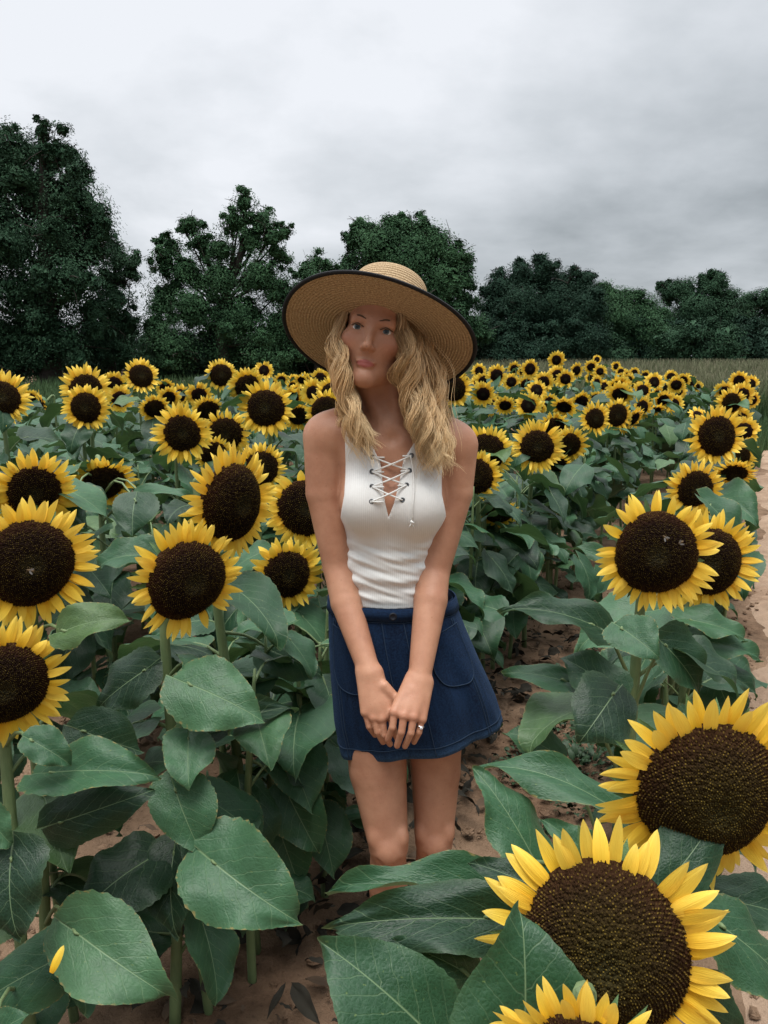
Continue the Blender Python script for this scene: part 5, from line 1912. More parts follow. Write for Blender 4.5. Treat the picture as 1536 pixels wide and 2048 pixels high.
# tilt of the whole front: the hem sags a little in front
inner = SKV * 1.0
cen = SKV.mean(1, keepdims=True)
inner = cen + (SKV - cen) * 0.972
nr_ = len(SKV)
Vs = np.concatenate([SKV.reshape(-1, 3), inner[::-1].reshape(-1, 3)])
uu = np.stack([np.tile(np.linspace(0, 1, NTH, endpoint=False), nr_ * 2), np.repeat(np.concatenate([np.linspace(0, 1, nr_), np.linspace(1, 0, nr_)]), NTH)], -1)
m, t, b = new_mat('dark_denim')
mp = N(t, 'ShaderNodeMapping')
mp.inputs['Scale'].default_value = (700, 700, 700)
mp.inputs['Rotation'].default_value = (0, R(40), 0)
tcn = N(t, 'ShaderNodeTexCoord')
L(t, tcn.outputs['Object'], mp.inputs[0])
wv = N(t, 'ShaderNodeTexWave', i_Scale=1.0, i_Distortion=1.5)
L(t, mp.outputs[0], wv.inputs['Vector'])
n_ = noise(t, 9, 5, 0.65)
nf = noise(t, 260, 3, 0.6)
col = MIX(t, MATH(t, 'MULTIPLY_ADD', n_, 2.0, -0.5, clamp=True), (0.0014, 0.0040, 0.0115), (0.0030, 0.0105, 0.032))
col = MIX(t, MATH(t, 'MULTIPLY_ADD', nf, 2.5, -0.95, clamp=True), col, (0.008, 0.027, 0.072))
uvn = N(t, 'ShaderNodeUVMap', uv_map='uv')
su = N(t, 'ShaderNodeSeparateXYZ')
L(t, uvn.outputs[0], su.inputs[0])
mps = N(t, 'ShaderNodeMapping')
mps.inputs['Scale'].default_value = (60, 2.5, 1)
L(t, uvn.outputs[0], mps.inputs[0])
strk = noise(t, 1.0, 4, 0.6, mps.outputs[0])
col = MIX(t, MATH(t, 'MULTIPLY_ADD', strk, 2.0, -0.85, clamp=True), col, (0.009, 0.030, 0.080))
wear = MATH(t, 'MULTIPLY_ADD', MATH(t, 'MULTIPLY', MATH(t, 'POWER', su.outputs[1], 22.0), nf), 1.3, 0.0, clamp=True)
col = MIX(t, wear, col, (0.045, 0.10, 0.19))
L(t, col, b.inputs['Base Color'])
b.inputs['Roughness'].default_value = 0.85
b.inputs['Specular IOR Level'].default_value = 0.15
b.inputs['Sheen Weight'].default_value = 0.10
b.inputs['Sheen Tint'].default_value = (0.3, 0.5, 0.9, 1)
bump(t, b, MATH(t, 'ADD', wv.outputs['Fac'], MATH(t, 'MULTIPLY', noise(t, 25, 4), 3.0)), 0.25, 0.003)
M_DENIM = m
skirt = child('skirt', mesh_np('skirt', Vs - NB0, grid_faces(nr_ * 2, NTH, True)[:, ::-1], M_DENIM, uu))
M_STITCH = simple('light_blue_stitch', (0.016, 0.036, 0.072), 0.9, 0.4, 300)


def sk(u_, v_, off=0.0015):
    """a point on the skirt: u round the body (0.25 front middle, 0 her left side), v from waist to hem"""
    fi = np.clip(v_ * (nr_ - 1), 0, nr_ - 1.001)
    i0 = int(fi)
    tj = (u_ % 1) * NTH
    j0 = int(tj)
    g = lambda i_, j_: SKV[i_][j_ % NTH]
    p = (g(i0, j0) * (1 - tj + j0) + g(i0, j0 + 1) * (tj - j0)) * (1 - fi + i0) + (g(i0 + 1, j0) * (1 - tj + j0) + g(i0 + 1, j0 + 1) * (tj - j0)) * (fi - i0)
    c_ = SKV[i0].mean(0)
    o = p - c_
    o[2] = 0
    return p + o / np.linalg.norm(o) * off


acc = Acc()


def stitch(uv_, r_=0.0009, n=40):
    P_ = catmull([(a_, b_, 0) for a_, b_ in uv_], n)
    acc.add(*tube(np.array([sk(a_, b_, 0.0012) for a_, b_, _ in P_]) - NB0, r_, 5))


stitch([(0.268, 0.03), (0.266, 0.5), (0.264, 0.985)])
stitch([(0.236, 0.03), (0.234, 0.5), (0.234, 0.985)])
stitch([(0.405, 0.10), (0.395, 0.985)])
stitch([(0.414, 0.10), (0.404, 0.985)])
stitch([(0.100, 0.10), (0.112, 0.985)])
stitch([(0.091, 0.10), (0.103, 0.985)])
for v_ in (0.085, 0.925):
    stitch([(0.5, v_), (0.4, v_), (0.25, v_), (0.1, v_), (0.0, v_)], 0.0009, 90)
child('stitching', acc.mesh('stitching', M_STITCH), skirt)
acc = Acc()
for uo, sgn in ((0.14, 1), (0.36, -1)):         # patch pockets: a slightly proud panel with its seam
    acc = Acc()
    us = np.linspace(-0.058, 0.058, 14)
    vs = np.linspace(0, 1, 12)
    G = []
    for v_ in vs:
        for u_ in us:
            hh = 0.40 + 0.15 * math.sqrt(max(0, 1 - (abs(u_) / 0.0585) ** 2.6))
            G.append(sk(uo + u_, 0.16 + (hh - 0.16) * v_ + sgn * u_ * 0.4 * (1 - v_), 0.0022))
    acc.add(np.array(G) - NB0, grid_faces(12, 14))
    pk = child('pocket', acc.mesh('pocket', M_DENIM), skirt)
    acc = Acc()
    rim = [np.array(G[i_ * 14]) for i_ in range(12)] + [np.array(G[11 * 14 + j_]) for j_ in range(14)] + [np.array(G[i_ * 14 + 13]) for i_ in range(11, -1, -1)]
    acc.add(*tube(catmull(rim, 80) - NB0 + np.array([0, -0.0006, 0]), 0.0010, 5))
    acc.add(*tube(catmull([np.array(G[j_]) for j_ in range(14)], 20) - NB0 + np.array([0, -0.0006, 0]), 0.0010, 5))
    child('pocket_seam', acc.mesh('pocket_seam', M_STITCH), skirt)
acc = Acc()
wb = []
for v_, o_2 in ((0.0, 0.0018), (0.0, 0.0045), (0.075, 0.0045), (0.075, 0.0010)):
    wb.append([sk(u_, v_, o_2) for u_ in np.linspace(0, 1, NTH, endpoint=False)])
acc.add(np.array(wb).reshape(-1, 3) - NB0, grid_faces(4, NTH, True)[:, ::-1])
child('waistband', acc.mesh('waistband', M_DENIM), skirt)
for v_ in (0.04,):
    acc = Acc()
    c_ = sk(0.25, v_, 0.003 if v_ > 0.1 else 0.006)
    a_ = np.linspace(0, 2 * np.pi, 14, endpoint=False)
    Vb = []
    for rr, yy in ((0.0085, 0.0015), (0.0085, -0.001), (0.006, -0.0022), (0.0055, -0.0012), (0.0008, -0.0012)):
        Vb.append(c_ + np.stack([rr * np.cos(a_), np.full(14, yy), rr * np.sin(a_)], -1))
    acc.add(np.concatenate(Vb) - NB0, grid_faces(5, 14, True))
    child('button', acc.mesh('button', simple('dark_button', (0.004, 0.007, 0.014), 0.6, 0.2, 50) if v_ == 0.04 else bpy.data.materials['dark_button']), skirt)

# --- ring on her left hand
acc = Acc()
rc = q(834, 1462, 1.456)
a_ = np.linspace(0, 2 * np.pi, 20)
dir_ = q(838, 1464, 1.456) - q(843, 1438, 1.464)
dir_ /= np.linalg.norm(dir_)
e1 = np.cross(dir_, [0, 1, 0]); e1 /= np.linalg.norm(e1)
e2 = np.cross(dir_, e1)
rc = q(840, 1452, 1.460)
acc.add(*tube(rc + 0.0084 * (np.cos(a_)[:, None] * e1 + np.sin(a_)[:, None] * e2) - NB0, 0.0011, 6, False))
M_SILVER = bpy.data.materials.new('silver')
M_SILVER.use_nodes = True
bs = M_SILVER.node_tree.nodes['Principled BSDF']
bs.inputs['Base Color'].default_value = (0.85, 0.85, 0.86, 1)
bs.inputs['Metallic'].default_value = 1.0
bs.inputs['Roughness'].default_value = 0.15
ring_o = child('ring', acc.mesh('ring', M_SILVER))
acc = Acc()
gp = rc + np.array([0.002, -0.0098, 0.0])
pr = [(0.0004, 0.002), (0.0030, 0.0006), (0.0026, -0.0012), (0.0010, -0.0016)]
a_ = np.linspace(0, 2 * np.pi, 8, endpoint=False)
acc.add(np.concatenate([gp + np.stack([r_ * np.cos(a_), np.full(8, y_), r_ * np.sin(a_)], -1) for r_, y_ in pr]) - NB0, grid_faces(4, 8, True))
M_GEM = simple('clear_gem', (0.85, 0.87, 0.9), 0.05, 0.02, 10, spec=1.0)
child('gem', acc.mesh('gem', M_GEM, False), ring_o)

# --- straw hat pushed back on her head
HATC = q(758, 672, 1.668)
tb, tl = R(32), R(13.5)
hz_ = Vector((math.sin(tl) * math.cos(tb), math.sin(tb), math.cos(tl) * math.cos(tb))).normalized()
hx_ = Vector((1, 0, 0)) - hz_ * hz_.x
hx_.normalize()
hy_ = hz_.cross(hx_)
HR = np.array([hx_, hy_, hz_]).T


def hat_pts(r_, z_, a_):
    return HATC + (HR @ np.stack([r_ * np.cos(a_), r_ * np.sin(a_), z_ + 0 * a_], 0)).T


m, t, b = new_mat('woven_straw')
ra = N(t, 'ShaderNodeAttribute', attribute_name='run')
an_ = N(t, 'ShaderNodeAttribute', attribute_name='ang')
braid = MATH(t, 'SINE', MATH(t, 'MULTIPLY', ra.outputs['Fac'], 2 * math.pi / 0.0060))
cv = N(t, 'ShaderNodeCombineXYZ')
L(t, MATH(t, 'MULTIPLY', ra.outputs['Fac'], 260.0), cv.inputs[0])
L(t, MATH(t, 'MULTIPLY', an_.outputs['Fac'], 34.0), cv.inputs[1])
fib = noise(t, 1.0, 4, 0.65, cv.outputs[0])
tw_ = MATH(t, 'SINE', MATH(t, 'ADD', MATH(t, 'MULTIPLY', an_.outputs['Fac'], 300.0), MATH(t, 'MULTIPLY', ra.outputs['Fac'], 500.0)))
col = MIX(t, MATH(t, 'MULTIPLY_ADD', fib, 2.4, -0.7, clamp=True), (0.22, 0.130, 0.060), (0.68, 0.52, 0.32))
col = MIX(t, MATH(t, 'MULTIPLY_ADD', braid, 0.28, 0.10, clamp=True), col, (0.23, 0.13, 0.055))
L(t, col, b.inputs['Base Color'])
b.inputs['Roughness'].default_value = 0.75
b.inputs['Specular IOR Level'].default_value = 0.2
bump(t, b, MATH(t, 'ADD', MATH(t, 'MULTIPLY', braid, -0.6), MATH(t, 'ADD', MATH(t, 'MULTIPLY', tw_, 0.25), fib)), 0.5, 0.004)
M_STRAW = m
NT = 128
a_ = np.linspace(0, 2 * np.pi, NT, endpoint=False)


def lathe(profile, wav=0.0):
    Vv, run, ang = [], [], []
    s_ = 0
    for i_, (r_, z_) in enumerate(profile):
        if i_: s_ += math.hypot(r_ - profile[i_ - 1][0], z_ - profile[i_ - 1][1])
        zz = z_ + wav * max(0, (r_ - 0.10) / 0.1) ** 1.5 * (0.6 * np.sin(2 * a_ + 0.5) + 0.4 * np.sin(3 * a_ + 1.7))
        Vv.append(hat_pts(r_, zz, a_))
        run.append(np.full(NT, s_))
        ang.append(a_)
    return np.concatenate(Vv), grid_faces(len(profile), NT, True), np.concatenate(run), np.concatenate(ang)


rs = np.linspace(0.086, 0.200, 20)
brz = 0.006 * ((rs - 0.086) / 0.114) - 0.010 * ((rs - 0.086) / 0.114) ** 2
prof_b = [(r_, z_ + 0.0012) for r_, z_ in zip(rs, brz)] + [(r_, z_ - 0.0012) for r_, z_ in zip(rs[::-1], brz[::-1])]
acc = Acc()
ch = 0.132
pc = [(0.0875, -0.002), (0.0868, 0.02), (0.085, 0.06), (0.082, 0.10), (0.079, 0.118), (0.073, 0.128), (0.062, ch), (0.045, ch + 0.0015), (0.022, ch + 0.001), (0.001, ch + 0.001)]
pc = [tuple(p) for p in catmull([(a_2, b_2, 0) for a_2, b_2 in pc], 44)[:, :2]]
V_, F_, ru, an2 = lathe(pc)
acc.add(V_ - NB0, F_, None, run=ru, ang=an2)
pin = [(max(r_ - 0.0025, 0.0005), z_ - 0.0025) for r_, z_ in pc]
V_, F_, ru, an2 = lathe(pin)
acc.add(V_ - NB0, F_[:, ::-1], None, run=ru, ang=an2)
hat = child('hat', acc.mesh('hat', M_STRAW))
acc = Acc()
V_, F_, ru, an2 = lathe(prof_b, 0.006)
acc.add(V_ - NB0, F_, None, run=ru, ang=an2)
child('brim', acc.mesh('brim', M_STRAW), hat)
acc = Acc()
M_TRIM = simple('black_ribbon', (0.006, 0.006, 0.008), 0.8, 0.3, 120)
prof_t = [(0.196 + 0.0046 * math.cos(g_) + 0.002, brz[-1] + 0.0036 * math.sin(g_)) for g_ in np.linspace(0, 2 * np.pi, 10)]
V_, F_, ru, an2 = lathe(prof_t, 0.006)
acc.add(V_ - NB0, F_)
child('brim_trim', acc.mesh('brim_trim', M_TRIM), hat)
acc = Acc()
prof_s = [(0.0855, -0.0035), (0.0835, -0.004), (0.0825, 0.004), (0.0815, 0.026), (0.0835, 0.028)]
V_, F_, ru, an2 = lathe(prof_s)
acc.add(V_ - NB0, F_[:, ::-1])
child('sweatband', acc.mesh('sweatband', M_TRIM), hat)

# --- long wavy blond hair, strand by strand
m, t, b = new_mat('blond_hair')
at = N(t, 'ShaderNodeAttribute', attribute_name='along')
as_ = N(t, 'ShaderNodeAttribute', attribute_name='tone')
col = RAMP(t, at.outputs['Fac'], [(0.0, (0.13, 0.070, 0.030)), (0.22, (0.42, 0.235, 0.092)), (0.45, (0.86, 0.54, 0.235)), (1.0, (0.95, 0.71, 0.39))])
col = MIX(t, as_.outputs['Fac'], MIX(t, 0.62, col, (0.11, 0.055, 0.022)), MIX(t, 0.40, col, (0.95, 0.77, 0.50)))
L(t, col, b.inputs['Base Color'])
b.inputs['Roughness'].default_value = 0.42
b.inputs['Specular IOR Level'].default_value = 0.35
M_HAIR = m
hrng = np.random.default_rng(5)
hacc = Acc()


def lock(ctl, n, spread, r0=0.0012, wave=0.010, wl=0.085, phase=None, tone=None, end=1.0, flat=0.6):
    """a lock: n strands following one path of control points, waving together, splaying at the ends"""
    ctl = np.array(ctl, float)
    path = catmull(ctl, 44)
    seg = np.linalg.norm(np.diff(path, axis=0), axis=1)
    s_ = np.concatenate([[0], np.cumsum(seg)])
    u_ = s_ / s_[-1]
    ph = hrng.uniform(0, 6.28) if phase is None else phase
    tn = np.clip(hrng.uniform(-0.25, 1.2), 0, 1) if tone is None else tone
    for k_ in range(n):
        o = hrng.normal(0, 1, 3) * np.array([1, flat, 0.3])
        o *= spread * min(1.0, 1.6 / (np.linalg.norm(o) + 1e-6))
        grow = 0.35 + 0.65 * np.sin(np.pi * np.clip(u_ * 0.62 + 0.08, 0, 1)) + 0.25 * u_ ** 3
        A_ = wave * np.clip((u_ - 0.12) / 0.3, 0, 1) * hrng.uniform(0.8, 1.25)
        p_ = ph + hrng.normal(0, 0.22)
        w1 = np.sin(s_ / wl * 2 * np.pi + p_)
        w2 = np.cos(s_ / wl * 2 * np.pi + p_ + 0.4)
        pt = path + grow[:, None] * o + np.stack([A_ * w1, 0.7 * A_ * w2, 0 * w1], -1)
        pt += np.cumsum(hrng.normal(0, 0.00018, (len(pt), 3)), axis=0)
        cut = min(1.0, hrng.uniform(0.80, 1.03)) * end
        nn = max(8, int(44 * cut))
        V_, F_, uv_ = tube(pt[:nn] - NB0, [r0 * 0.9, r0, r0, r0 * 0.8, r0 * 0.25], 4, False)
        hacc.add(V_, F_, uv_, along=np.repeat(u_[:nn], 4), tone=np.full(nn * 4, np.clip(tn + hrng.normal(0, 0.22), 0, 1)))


CROWN = h(0.012, -0.03, 0.118)
# her left side (right in the picture): a broad curtain from the parting over the shoulder
for k_ in range(84):
    f_ = k_ / 83.0
    jit = lambda s_=6: hrng.normal(0, s_)
    Yf = 1.575 + 0.085 * f_ + hrng.uniform(-0.012, 0.012)
    x2 = 805 + 56 * f_; x3 = 806 + 62 * f_; x4 = 825 + 52 * f_; x5 = 846 + 42 * f_
    root_ = h(0.010 + 0.022 * f_, 0.072 - 0.085 * f_, 0.090 + 0.018 * math.sin(f_ * 3.1))
    side_ = h(0.048 + 0.028 * f_, 0.066 - 0.078 * f_, 0.040)
    lock([root_, side_, q(x2 + jit(), 690, Yf - 0.004), q(x3 + jit(), 755 + jit(), Yf - 0.006), q(x4 + jit(), 825 + jit(), Yf - 0.012 * (1 - f_)), q(x5 + jit(9), 880 + jit(), Yf - 0.02 * (1 - f_)), q(x5 + 12 + jit(9), 935 + jit(14), Yf - 0.012 * (1 - f_))],
         32, 0.0046, 0.00055, 0.0140, 0.125 + hrng.uniform(-.018, .018), 0.8 * f_ * 6 + hrng.normal(0, 0.5))
# her right side (left in the picture)
for k_ in range(54):
    f_ = k_ / 53.0
    jit = lambda s_=5: hrng.normal(0, s_)
    Yf = 1.585 + 0.075 * f_ + hrng.uniform(-0.010, 0.010)
    x2 = 677 - 2 * f_; x3 = 691 - 9 * f_; x4 = 707 - 18 * f_; x5 = 729 - 30 * f_; x6 = 750 - 40 * f_
    root_ = h(-0.014 - 0.022 * f_, 0.068 - 0.085 * f_, 0.090 + 0.018 * math.sin(f_ * 3.1))
    side_ = h(-0.068 - 0.008 * f_, 0.046 - 0.060 * f_, 0.030)
    lock([root_, side_, q(x2 + jit(), 700, Yf), q(x3 + jit(), 760 + jit(), Yf - 0.004), q(x4 + jit(), 815 + jit(), Yf - 0.012 * (1 - f_)), q(x5 + jit(), 862 + jit(), Yf - 0.022 * (1 - f_)), q(x6 + jit(8), 905 + jit(14), Yf - 0.02 * (1 - f_))],
         28, 0.0040, 0.00055, 0.0095, 0.115 + hrng.uniform(-.015, .015), 3.0 + 0.7 * f_ * 6 + hrng.normal(0, 0.45))
# lighter curls lying on top, each with its own sweep
for k_ in range(14):
    f_ = hrng.random()
    jit = lambda s_=5: hrng.normal(0, s_)
    Yf = 1.560 + 0.05 * f_
    xa, xb, xc, xd = 806 + 50 * f_, 812 + 56 * f_, 836 + 44 * f_, 852 + 36 * f_
    lock([h(0.052 + 0.02 * f_, 0.066 - 0.06 * f_, 0.020), q(xa + jit(), 720, Yf), q(xb + jit(), 775, Yf - .004), q(xc + jit(), 840, Yf - .010), q(xd + jit(8), 895, Yf - .016), q(xd + 10 + jit(12), 940 + jit(12), Yf - .012)],
         26, 0.0034, 0.00055, 0.0165, 0.135 + hrng.uniform(-.02, .02), None, hrng.uniform(0.75, 1.0))
for k_ in range(9):
    f_ = hrng.random()
    jit = lambda s_=4: hrng.normal(0, s_)
    Yf = 1.572 + 0.04 * f_
    lock([h(-0.070, 0.050 - 0.05 * f_, 0.015), q(679 + jit(), 725, Yf), q(688 - 6 * f_ + jit(), 790, Yf - .004), q(712 - 18 * f_ + jit(), 845, Yf - .012), q(742 - 36 * f_ + jit(7), 912 + jit(12), Yf - .016)],
         24, 0.0032, 0.00055, 0.0120, 0.12 + hrng.uniform(-.02, .02), None, hrng.uniform(0.75, 1.0))
# hair behind the neck and round the back of the head
for k_ in range(26):
    f_ = k_ / 25.0
    root_ = h(-0.060 + 0.125 * f_, -0.02, 0.085)
    lock([root_, h(-0.080 + 0.16 * f_, -0.05, 0.0), q(700 + 160 * f_, 770, 1.735), q(700 + 165 * f_, 840, 1.765), q(712 + 150 * f_, 890, 1.775)], 14, 0.010, 0.0014, 0.007, 0.09, None, 0.25)
# scalp cover under the hat
for k_ in range(60):
    a0 = hrng.uniform(0, 2 * np.pi)
    p0 = h(0.01, -0.01, 0.118)
    p1 = h(0.062 * math.cos(a0), -0.012 + 0.085 * math.sin(a0), 0.085)
    p2 = h(0.076 * math.cos(a0), -0.012 + 0.098 * math.sin(a0), 0.05 if math.sin(a0) < 0.35 else 0.078)
    lock([p0, p1, p2], 10, 0.006, 0.0014, 0.0, 0.09, None, 0.2)
# loose single hairs
for k_ in range(60):
    f_ = hrng.random()
    lock([h(0.05, 0.02, 0.05), q(815 + 70 * f_, 720, 1.60 + hrng.uniform(-.03, .05)), q(815 + 85 * f_, 800, 1.60), q(830 + 80 * f_, 870, 1.585), q(840 + 70 * f_, 930 + 20 * hrng.random(), 1.585)], 1, 0.008, 0.0005, 0.005, 0.16, None, 0.85)
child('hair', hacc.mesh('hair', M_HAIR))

# ------------------------------------------------------------------ small things: bees, a fallen petal, clods, weeds and litter on the soil
def lump(r, rad):
    th = np.linspace(0, 2 * np.pi, 7, endpoint=False)
    ph = np.array([0.35, 0.95, 1.55, 2.2])
    d = 1 + 0.28 * r.normal(0, 1, (4, 7))
    V = np.stack([np.sin(ph)[:, None] * np.cos(th) * d, np.sin(ph)[:, None] * np.sin(th) * d, np.cos(ph)[:, None] * 0.7 * d], -1).reshape(-1, 3)
    V = np.vstack([V, [0, 0, 0.75], [0, 0, -0.7]]) * rad
    j = np.arange(7)
    F3 = np.concatenate([np.stack([(j + 1) % 7, np.full(7, 28), j], 1)[:, ::-1], np.stack([21 + j, np.full(7, 29), 21 + (j + 1) % 7], 1)])
    return V, [grid_faces(4, 7, True)[:, ::-1], F3]


srng = np.random.default_rng(31)
acc = Acc()
for k in range(3600):
    off = srng.uniform(-2.6, 0.12)
    s = 1.2 + 4.6 * srng.random() ** 1.3
    x, y = rowpt(off, s)
    if abs(x) > 0.55 * y + 0.3 or math.hypot(x - 0.03, y - 1.70) < 0.13: continue
    rad = 0.0035 + 0.014 * srng.random() ** 4
    V_, F_ = lump(srng, rad)
    acc.add(V_ * np.array([1, 1, srng.uniform(.6, 1)]) + np.array([x, y, float(ground_z(x, y)) + rad * 0.25 + 0.012]), F_)
tag(link('clods', acc.mesh('clods', M_SOIL, False)), 'crumbs and clods of red brown soil between the rows', 'clods', kind='stuff')
acc = Acc()
for k in range(900):
    off = srng.uniform(0.15, 2.4)
    s = 1.0 + 6 * srng.random()
    x, y = rowpt(off, s)
    if abs(x) > 0.6 * y + 0.3: continue
    rad = 0.003 + 0.009 * srng.random() ** 4
    V_, F_ = lump(srng, rad)
    acc.add(V_ + np.array([x, y, float(ground_z(x, y)) + rad * 0.3 + 0.022]), F_)
tag(link('pebbles', acc.mesh('pebbles', M_SAND, False)), 'sandy crumbs and small stones lying on the path', 'pebbles', kind='stuff')

# low weeds in the furrows
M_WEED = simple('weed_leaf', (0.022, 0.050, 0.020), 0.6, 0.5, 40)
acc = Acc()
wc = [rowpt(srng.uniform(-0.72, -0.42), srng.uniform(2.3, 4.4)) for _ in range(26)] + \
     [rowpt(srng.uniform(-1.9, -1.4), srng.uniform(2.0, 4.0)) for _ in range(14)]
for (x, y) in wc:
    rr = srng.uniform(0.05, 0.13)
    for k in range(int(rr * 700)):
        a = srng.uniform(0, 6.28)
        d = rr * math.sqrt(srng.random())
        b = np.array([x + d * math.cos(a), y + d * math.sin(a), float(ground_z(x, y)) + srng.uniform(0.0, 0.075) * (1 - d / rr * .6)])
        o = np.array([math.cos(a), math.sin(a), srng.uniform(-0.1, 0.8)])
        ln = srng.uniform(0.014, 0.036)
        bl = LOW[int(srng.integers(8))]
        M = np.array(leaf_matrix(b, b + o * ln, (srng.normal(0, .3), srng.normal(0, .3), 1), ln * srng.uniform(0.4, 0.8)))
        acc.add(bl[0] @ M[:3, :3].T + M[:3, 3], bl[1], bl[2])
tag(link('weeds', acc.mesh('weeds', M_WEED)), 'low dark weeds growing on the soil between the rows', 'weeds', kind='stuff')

# withered leaves round the stem feet, coloured near black to stand in for shadow
M_WITHER_SHADE = simple('shade_dark_withered_leaf', (0.020, 0.017, 0.011), 0.9, 0.7, 25)
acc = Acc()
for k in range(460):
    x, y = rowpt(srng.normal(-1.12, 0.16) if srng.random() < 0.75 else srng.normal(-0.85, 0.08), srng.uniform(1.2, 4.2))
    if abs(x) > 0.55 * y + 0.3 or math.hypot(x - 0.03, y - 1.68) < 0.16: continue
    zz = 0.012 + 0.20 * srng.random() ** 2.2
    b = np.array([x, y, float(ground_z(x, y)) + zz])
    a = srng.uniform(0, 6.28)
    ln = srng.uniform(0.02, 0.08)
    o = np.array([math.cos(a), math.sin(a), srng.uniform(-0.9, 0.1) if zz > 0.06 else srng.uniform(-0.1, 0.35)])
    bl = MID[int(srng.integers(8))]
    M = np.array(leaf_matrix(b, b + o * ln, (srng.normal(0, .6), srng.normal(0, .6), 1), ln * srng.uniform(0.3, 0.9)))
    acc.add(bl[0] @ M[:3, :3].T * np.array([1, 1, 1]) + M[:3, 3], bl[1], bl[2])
tag(link('shade_dark_withered_leaves', acc.mesh('shade_dark_withered_leaves', M_WITHER_SHADE)), 'withered leaves round the feet of the sunflower stems, coloured dark in place of shadow', 'withered leaves', kind='stuff')

# dry leaf litter
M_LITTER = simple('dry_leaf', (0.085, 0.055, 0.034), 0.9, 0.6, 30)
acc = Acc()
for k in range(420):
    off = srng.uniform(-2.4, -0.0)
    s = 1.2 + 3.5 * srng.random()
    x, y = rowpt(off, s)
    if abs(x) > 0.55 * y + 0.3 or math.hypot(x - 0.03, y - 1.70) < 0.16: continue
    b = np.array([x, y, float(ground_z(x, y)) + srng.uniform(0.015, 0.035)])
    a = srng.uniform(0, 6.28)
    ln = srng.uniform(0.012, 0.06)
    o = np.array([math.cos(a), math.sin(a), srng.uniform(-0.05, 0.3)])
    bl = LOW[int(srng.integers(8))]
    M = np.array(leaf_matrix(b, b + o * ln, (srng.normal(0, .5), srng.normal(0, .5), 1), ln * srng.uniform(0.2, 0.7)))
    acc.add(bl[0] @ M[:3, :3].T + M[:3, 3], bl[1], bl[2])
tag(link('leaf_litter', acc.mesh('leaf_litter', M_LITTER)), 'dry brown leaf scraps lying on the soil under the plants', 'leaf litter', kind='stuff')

# the fallen petal
u = np.linspace(0, 1, 10)
v = np.linspace(-1, 1, 5)
U, Vv = np.meshgrid(u, v, indexing='ij')
shp = np.power(U * 0.93 + 0.07, 0.55) * np.power(np.maximum(1 - U, 0), 0.62)
pv = np.stack([U - 0.5, Vv * 0.15 * shp / shp.max(), 0.05 * np.sin(U * 3) - 0.08 * np.abs(Vv) * shp], -1).reshape(-1, 3)
a_, b_ = P(102, 1946, 1.335), P(128, 1890, 1.345)
fm = leaf_matrix((0, 0, 0), b_ - a_, Vector((0.1, -0.8, 0.6)), (b_ - a_).length)
fp = link('fallen_petal', mesh_np('fallen_petal', pv, grid_faces(10, 5)[:, ::-1], M_PETAL, np.stack([U, Vv * .5 + .5], -1).reshape(-1, 2)))
fp.matrix_world = Matrix.Translation((a_ + b_) / 2) @ fm
tag(fp, 'single yellow petal fallen onto a dark leaf near the lower left corner', 'petal')

# bees on the discs
M_BEE = simple('bee_body', (0.10, 0.06, 0.025), 0.6, 0.7, 160)
M_WING = bpy.data.materials.new('bee_wing')
M_WING.use_nodes = True
wb_ = M_WING.node_tree.nodes['Principled BSDF']
wb_.inputs['Base Color'].default_value = (0.16, 0.15, 0.14, 1)
wb_.inputs['Roughness'].default_value = 0.25


def sph(c, r3, n=10):
    th = np.linspace(0, 2 * np.pi, n, endpoint=False)
    ph = np.linspace(0.02, np.pi - 0.02, 7)
    V_ = np.stack([np.sin(ph)[:, None] * np.cos(th), np.sin(ph)[:, None] * np.sin(th), np.cos(ph)[:, None] * np.ones(n)], -1).reshape(-1, 3) * np.array(r3) + np.array(c)
    return V_, grid_faces(7, n, True)[:, ::-1]


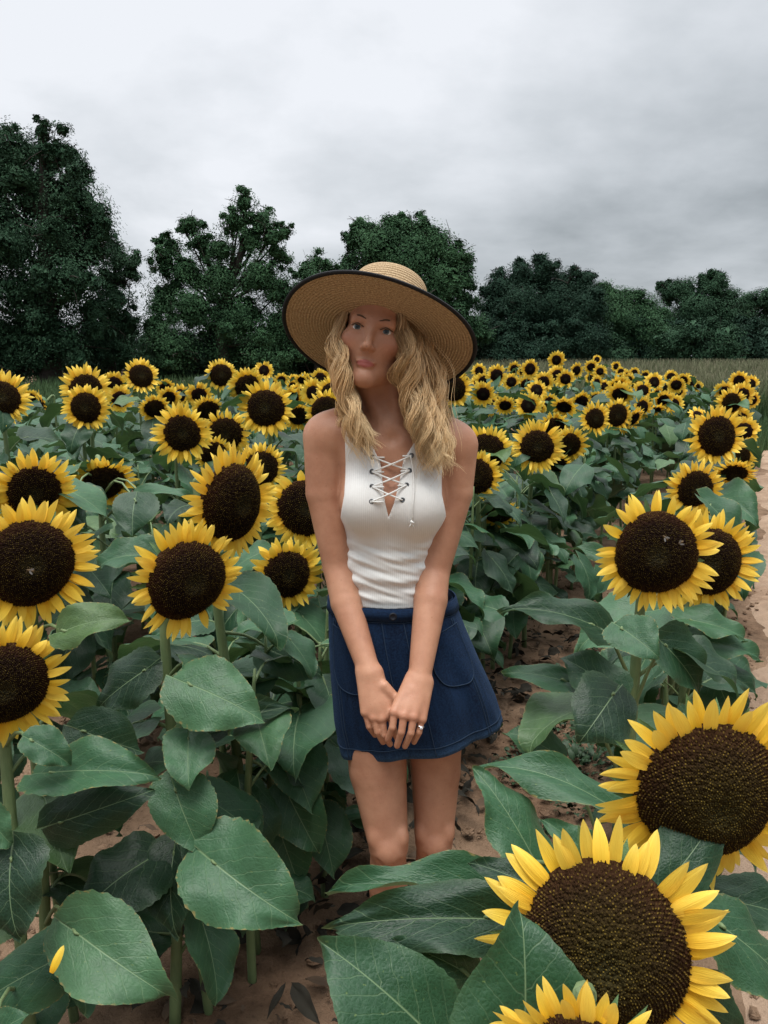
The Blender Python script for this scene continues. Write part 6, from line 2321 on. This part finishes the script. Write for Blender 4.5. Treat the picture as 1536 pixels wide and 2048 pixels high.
def bee(i, px, py, label, rot, wings_up=0.35):
    F = facing(HEADPOS[i], FL[i][3], FL[i][4])
    d = HEADPOS[i] - Vector((0, 0, CAM_H))
    dep = d.dot(Vector((0, CP, -SP)))
    rad = FL[i][2] / 2 / FPX * dep
    p = P(px, py, dep)
    off = (p - HEADPOS[i])
    p = p - F * off.dot(F)
    x = (p - HEADPOS[i]).length / (0.62 * rad)
    dome = (0.80 if FL[i][2] >= 200 else 0.5) * 0.62 * rad
    p = p + F * (dome * (math.sqrt(max(0, 1 - (0.94 * min(x, 1)) ** 2)) - 0.34) + 0.0045)
    M = head_matrix(p, F, 1.0, rot)
    root = empty('bee', (0, 0, 0))
    root.matrix_basis = M @ Matrix.Scale(0.8, 4)
    tag(root, label, 'bee', 'bees on the flower discs')
    acc = Acc()
    acc.add(*sph((0, 0, 0), (0.0032, 0.0036, 0.0032)))
    acc.add(*sph((0, -0.0066, -0.0003), (0.0030, 0.0052, 0.0029)))
    acc.add(*sph((0, 0.0046, -0.0003), (0.0020, 0.0018, 0.0019)))
    for sx in (-1, 1):
        for yy in (-0.002, 0.0005, 0.003):
            acc.add(*tube(np.array([[0.002 * sx, yy, -0.001], [0.0055 * sx, yy * 1.6, 0.0], [0.007 * sx, yy * 2.0, -0.0045]]), 0.0004, 4))
    link('body', acc.mesh('body', M_BEE), root)
    for sx in (-1, 1):
        a = np.linspace(0, 2 * np.pi, 12, endpoint=False)
        lx, ly = 0.0022 * np.cos(a), -0.0052 + 0.0052 * np.sin(a)
        c, s = math.cos(0.6 * sx), math.sin(0.6 * sx)
        V_ = np.stack([0.0012 * sx + lx * c - ly * s, lx * s + ly * c, 0.0032 + 0.25 * np.hypot(lx, ly)], -1)
        V_ = np.vstack([V_, V_.mean(0)])
        j = np.arange(12)
        link('wing', mesh_np('wing', V_, np.stack([j, (j + 1) % 12, np.full(12, 12)], 1), M_WING), root)


bee(3, 1325, 1068, 'bee with pale wings near the upper middle of the wide open disc', 0.8)
bee(3, 1353, 1080, 'bee closer to the right petals of the wide open disc', 2.2)
bee(19, 54, 1131, 'bee in the middle of the big disc at the left edge', 1.2)
bee(14 + 33, 548, 826, 'bee on the right half of the round disc left of the bare shoulder', 0.3)
